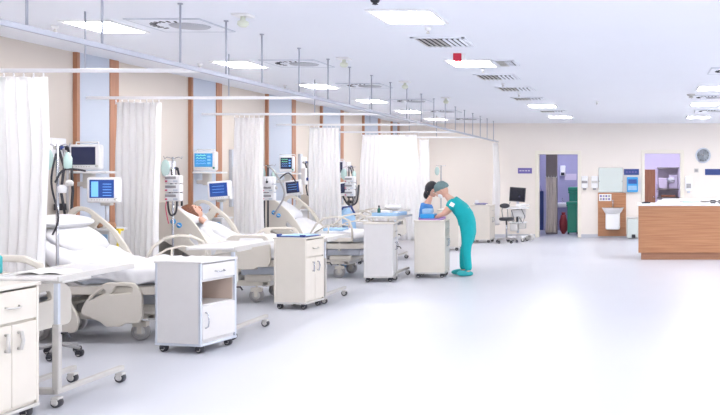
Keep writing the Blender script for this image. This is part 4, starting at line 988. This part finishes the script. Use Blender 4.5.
def person(label, J, R_, E, hd, outfit, name='person', hk=1.0, closed=False, hands=()):
    J = {k: Vector(v) for k, v in J.items()}
    for hnd in hands: hand(J, E, R_, *hnd)
    root = thing(name, label, 'person', (0, 0, 0))
    base = Vector((J['pelvis'].x, J['pelvis'].y, 0)); root.location = base
    Jl = {k: v - base for k, v in J.items()}
    b = MB(); b.merge(skin_mesh(Jl, E, R_), 'skin', None, True)
    head(b, T(-base) @ hd, hk, closed=closed)
    b.obj('body', root, normals=False)
    for nm, ks, m, grow, lo, hi in outfit:
        es = [e for e in E if e[0] in ks and e[1] in ks]
        js = {k: Jl[k] for k in ks}
        sb = skin_mesh(js, es, R_, grow)
        zw = Jl['pelvis'] + (Jl['spine'] - Jl['pelvis']) * .45; ax = (Jl['spine'] - Jl['pelvis']).normalized()
        if lo or hi:
            ge = sb.verts[:] + sb.edges[:] + sb.faces[:]
            bmesh.ops.bisect_plane(sb, geom=ge, plane_co=zw + ax * (-.03 if hi else .0), plane_no=ax, clear_inner=bool(hi), clear_outer=bool(lo))
        if hi:
            for v in sb.verts:
                d_ = v.co - zw; k_ = max(0, .1 - max(0, d_.dot(ax))) / .1
                v.co += (d_ - ax * d_.dot(ax)) * .06 * k_
        MB().merge(sb, m, None, True).obj(nm, root, normals=False)
    return root, base

# nurse in teal, leaning over the cabinet, facing left
NY = 14.05; sc = NY / F
def N(px, py, dy=0): return Vector((at(px, NY), NY + dy, zat(py, NY)))
J = {'pelvis': N(470, 225), 'spine': N(466.5, 215), 'chest': N(459.5, 206.5), 'neckb': N(452.5, 201), 'neck': N(448.5, 197.5), 'skull': N(444.5, 193)}
R_ = {'pelvis': (.12, .13), 'spine': (.125, .13), 'chest': (.135, .14), 'neckb': (.075, .085), 'neck': .048, 'skull': .05}
E = [('pelvis', 'spine'), ('spine', 'chest'), ('chest', 'neckb'), ('neckb', 'neck'), ('neck', 'skull')]
for s_, dy in (('n', -1), ('f', 1)):
    J[s_ + 'hip'] = N(469.5 + dy, 233, dy * .08); J[s_ + 'knee'] = N(465 + dy * -2.5, 252, dy * .1); J[s_ + 'ank'] = N(466 - dy * 4, 271, dy * .1)
    J[s_ + 'toe'] = N(460 - dy * 4, 274, dy * .1); R_[s_ + 'hip'] = .086; R_[s_ + 'knee'] = .054; R_[s_ + 'ank'] = .04; R_[s_ + 'toe'] = .03
    E += [('pelvis', s_ + 'hip'), (s_ + 'hip', s_ + 'knee'), (s_ + 'knee', s_ + 'ank'), (s_ + 'ank', s_ + 'toe')]
    J[s_ + 'sh'] = N(453.5, 204, dy * .17); J[s_ + 'elb'] = N(446 - (0 if dy < 0 else 2), 213.5, dy * .2); J[s_ + 'wrist'] = N(436.5, 217.2, dy * .13)
    R_[s_ + 'sh'] = .058; R_[s_ + 'elb'] = .04; R_[s_ + 'wrist'] = .026
    E += [('chest', s_ + 'sh'), (s_ + 'sh', s_ + 'elb'), (s_ + 'elb', s_ + 'wrist')]
    J[s_ + 'mid'] = (J[s_ + 'sh'] + J[s_ + 'elb']) / 2 + Vector((.0, 0, 0)); R_[s_ + 'mid'] = .05
E = [e for e in E if e not in (('nsh', 'nelb'), ('fsh', 'felb'))] + [('nsh', 'nmid'), ('nmid', 'nelb'), ('fsh', 'fmid'), ('fmid', 'felb')]
hd = T(N(441.8, 190.5)) @ R(180) @ R(38, 'Y')
nurse, nb = person('person in teal scrubs and a grey green cap bending forward over the cream cabinet', J, R_, E, hd,
    [('scrub_top', ['pelvis', 'spine', 'chest', 'neckb', 'nsh', 'nmid', 'fsh', 'fmid', 'nhip', 'nknee', 'nank', 'fhip', 'fknee', 'fank'], 'scrub', .022, 0, 1),
     ('scrub_trousers', ['pelvis', 'spine', 'chest', 'neckb', 'nsh', 'nmid', 'fsh', 'fmid', 'nhip', 'nknee', 'nank', 'fhip', 'fknee', 'fank'], 'scrub', .022, 1, 0)],
    hands=[('n', J['nwrist'], (-1, 0, -.12), (0, 1, 0), (0, 0, -1)), ('f', J['fwrist'], (-1, 0, -.12), (0, -1, 0), (0, 0, -1))])
def capfn(q):
    v = q.copy()
    if v.z < -.1: v.z = -.1 + (v.z + .1) * .25
    return v * (1 + .03 * math.sin(q.x * 9 + q.y * 7))
L_ = T(-nb) @ hd
MB().sph((-.012, 0, .035), (.118, .094, .112), 'cap', L_ @ R(-12, 'Y'), 24, capfn).obj('surgical_cap', nurse)
MB().sph((.056, 0, -.046), (.046, .06, .05), 'mask', L_, 16).obj('face_mask', nurse)
for s_, dy in (('n', -1), ('f', 1)):
    a = J[s_ + 'ank'] - nb
    MB().sph((a.x - .06, a.y, .045), (.13, .05, .05), 'cyan', n=16, fn=lambda q: Vector((q.x, q.y, max(q.z, -.75)))).obj('clog', nurse)
g = MB().box(-.035, .035, -.004, .004, -.03, .03, 'white', .004, X=T(J['nsh'] - nb + Vector((.03, -.08, .0))) @ R(30, 'Y')); g.obj('sleeve_badge', nurse)

# second figure with dark hair behind the same cabinet, facing right
PYY = 14.45
def Q(px, py, dy=0): return Vector((at(px, PYY), PYY + dy, zat(py, PYY)))
J = {'pelvis': Q(424.5, 232), 'spine': Q(424.5, 222), 'chest': Q(425.5, 211), 'neckb': Q(427.5, 204), 'neck': Q(429.5, 200), 'skull': Q(431.5, 195)}
R_ = {'pelvis': (.11, .12), 'spine': (.10, .11), 'chest': (.11, .125), 'neckb': (.055, .075), 'neck': .042, 'skull': .045}
E = [('pelvis', 'spine'), ('spine', 'chest'), ('chest', 'neckb'), ('neckb', 'neck'), ('neck', 'skull')]
for s_, dy in (('n', -1), ('f', 1)):
    J[s_ + 'hip'] = Q(425, 236, dy * .09); J[s_ + 'knee'] = Q(427, 252, dy * .1); J[s_ + 'ank'] = Q(425, 268.5, dy * .1); J[s_ + 'toe'] = Q(430, 271, dy * .1)
    for k, v in (('hip', .08), ('knee', .054), ('ank', .038), ('toe', .03), ('sh', .052), ('elb', .038), ('wrist', .025)): R_[s_ + k] = v
    J[s_ + 'sh'] = Q(425.5, 207, dy * .16); J[s_ + 'elb'] = Q(426.5, 216, dy * .2); J[s_ + 'wrist'] = Q(430, 219.0, dy * .12 )
    E += [('pelvis', s_ + 'hip'), (s_ + 'hip', s_ + 'knee'), (s_ + 'knee', s_ + 'ank'), (s_ + 'ank', s_ + 'toe'), ('chest', s_ + 'sh'), (s_ + 'sh', s_ + 'elb'), (s_ + 'elb', s_ + 'wrist')]
hd = T(Q(432, 190.5)) @ R(-35) @ R(30, 'Y')
p2, pb = person('person with dark hair in blue clothes bending down behind the cream cabinet, facing the nurse', J, R_, E, hd,
    [('blue_top', ['pelvis', 'spine', 'chest', 'neckb', 'nsh', 'nelb', 'fsh', 'felb', 'nhip', 'nknee', 'nank', 'fhip', 'fknee', 'fank'], 'scrubblue', .02, 0, 1), ('blue_trousers', ['pelvis', 'spine', 'chest', 'neckb', 'nsh', 'nelb', 'fsh', 'felb', 'nhip', 'nknee', 'nank', 'fhip', 'fknee', 'fank'], 'scrubblue', .02, 1, 0)],
    hands=[('n', J['nwrist'], (1, 0, -.1), (0, 1, 0), (0, 0, -1)), ('f', J['fwrist'], (1, 0, -.1), (0, -1, 0), (0, 0, -1))])
L_ = T(-pb) @ hd
MB().sph((-.03, 0, .02), (.108, .096, .125), 'hairb', L_, 24, lambda q: q * (1 + .05 * noise.noise(q * 5))).sph((-.06, 0, -.09), (.06, .07, .1), 'hairb', L_, 16).obj('hair', p2)
for s_, dy in (('n', -1), ('f', 1)):
    a = J[s_ + 'ank'] - pb
    MB().sph((a.x + .06, a.y, .045), (.12, .048, .05), 'white', n=16, fn=lambda q: Vector((q.x, q.y, max(q.z, -.75)))).obj('shoe', p2)

# patient in second bed
bx, by = BX, BYs[2]
def Pp(x, dz, dy=0): return Vector((bx + x, by + dy, profile(x) + dz))
J = {'pelvis': Pp(.98, .06), 'spine': Pp(.82, .085), 'chest': Pp(.66, .09), 'neckb': Pp(.55, .10), 'neck': Pp(.49, .11), 'skull': Pp(.44, .12)}
R_ = {'pelvis': (.12, .085), 'spine': (.12, .08), 'chest': (.13, .085), 'neckb': (.06, .05), 'neck': .045, 'skull': .045}
E = [('pelvis', 'spine'), ('spine', 'chest'), ('chest', 'neckb'), ('neckb', 'neck'), ('neck', 'skull')]
for s_, dy in (('n', -1), ('f', 1)):
    J[s_ + 'hip'] = Pp(1.06, .055, dy * .08); J[s_ + 'knee'] = Pp(1.40, .055, dy * .1); J[s_ + 'ank'] = Pp(1.72, .045, dy * .1); J[s_ + 'toe'] = Pp(1.76, .1, dy * .1)
    for k, v in (('hip', .06), ('knee', .045), ('ank', .035), ('toe', .03), ('sh', .055), ('elb', .038), ('wrist', .026)): R_[s_ + k] = v
    J[s_ + 'sh'] = Pp(.60, .07, dy * .17); J[s_ + 'elb'] = Pp(.80, .03, dy * .24); J[s_ + 'wrist'] = Pp(.98, .05, dy * .16)
    E += [('pelvis', s_ + 'hip'), (s_ + 'hip', s_ + 'knee'), (s_ + 'knee', s_ + 'ank'), (s_ + 'ank', s_ + 'toe'), ('chest', s_ + 'sh'), (s_ + 'sh', s_ + 'elb'), (s_ + 'elb', s_ + 'wrist')]
hd = T(Pp(.37, .14)) @ R(-48, 'Y') @ R(38, 'X')
pt, ptb = person('person with auburn hair lying propped up in the second bed under a white blanket', J, R_, E, hd,
    [('white_gown', ['pelvis', 'spine', 'chest', 'neckb', 'nsh', 'nelb', 'fsh', 'felb'], 'linen', .016, 0, 0)], closed=True,
    hands=[('n', J['nwrist'], (1, .2, -.05), (0, 1, 0), (0, 0, -1)), ('f', J['fwrist'], (1, -.2, -.05), (0, -1, 0), (0, 0, -1))])
MB().sph((-.028, 0, .028), (.112, .096, .124), 'hairr', T(-ptb) @ hd, 24, lambda q: q * (1 + .06 * noise.noise(q * 5))).sph((-.05, -.05, -.06), (.05, .05, .08), 'hairr', T(-ptb) @ hd, 14).obj('hair', pt)

# ------------------------------------------------------------------ camera, world
cam = bpy.data.cameras.new('camera'); co = bpy.data.objects.new('camera', cam); COL.objects.link(co)
co.location = (0, 0, CAMH); co.rotation_euler = (PI / 2, 0, 0)
cam.sensor_fit = 'HORIZONTAL'; cam.sensor_width = 36; cam.lens = 36 * F / 720
cam.shift_x = -(PX - 360) / 720; cam.shift_y = -(207.5 - PY) / 720
cam.clip_end = 100; S.camera = co
wd = bpy.data.worlds.new('world'); S.world = wd; wd.use_nodes = True
bg = wd.node_tree.nodes['Background']; bg.inputs['Color'].default_value = (.95, .965, 1.0, 1); bg.inputs['Strength'].default_value = 0.62
S.view_settings.view_transform = 'Standard'; S.view_settings.look = 'None'
S.view_settings.exposure = 1.50; S.view_settings.gamma = 1; S.view_settings.use_curve_mapping = False
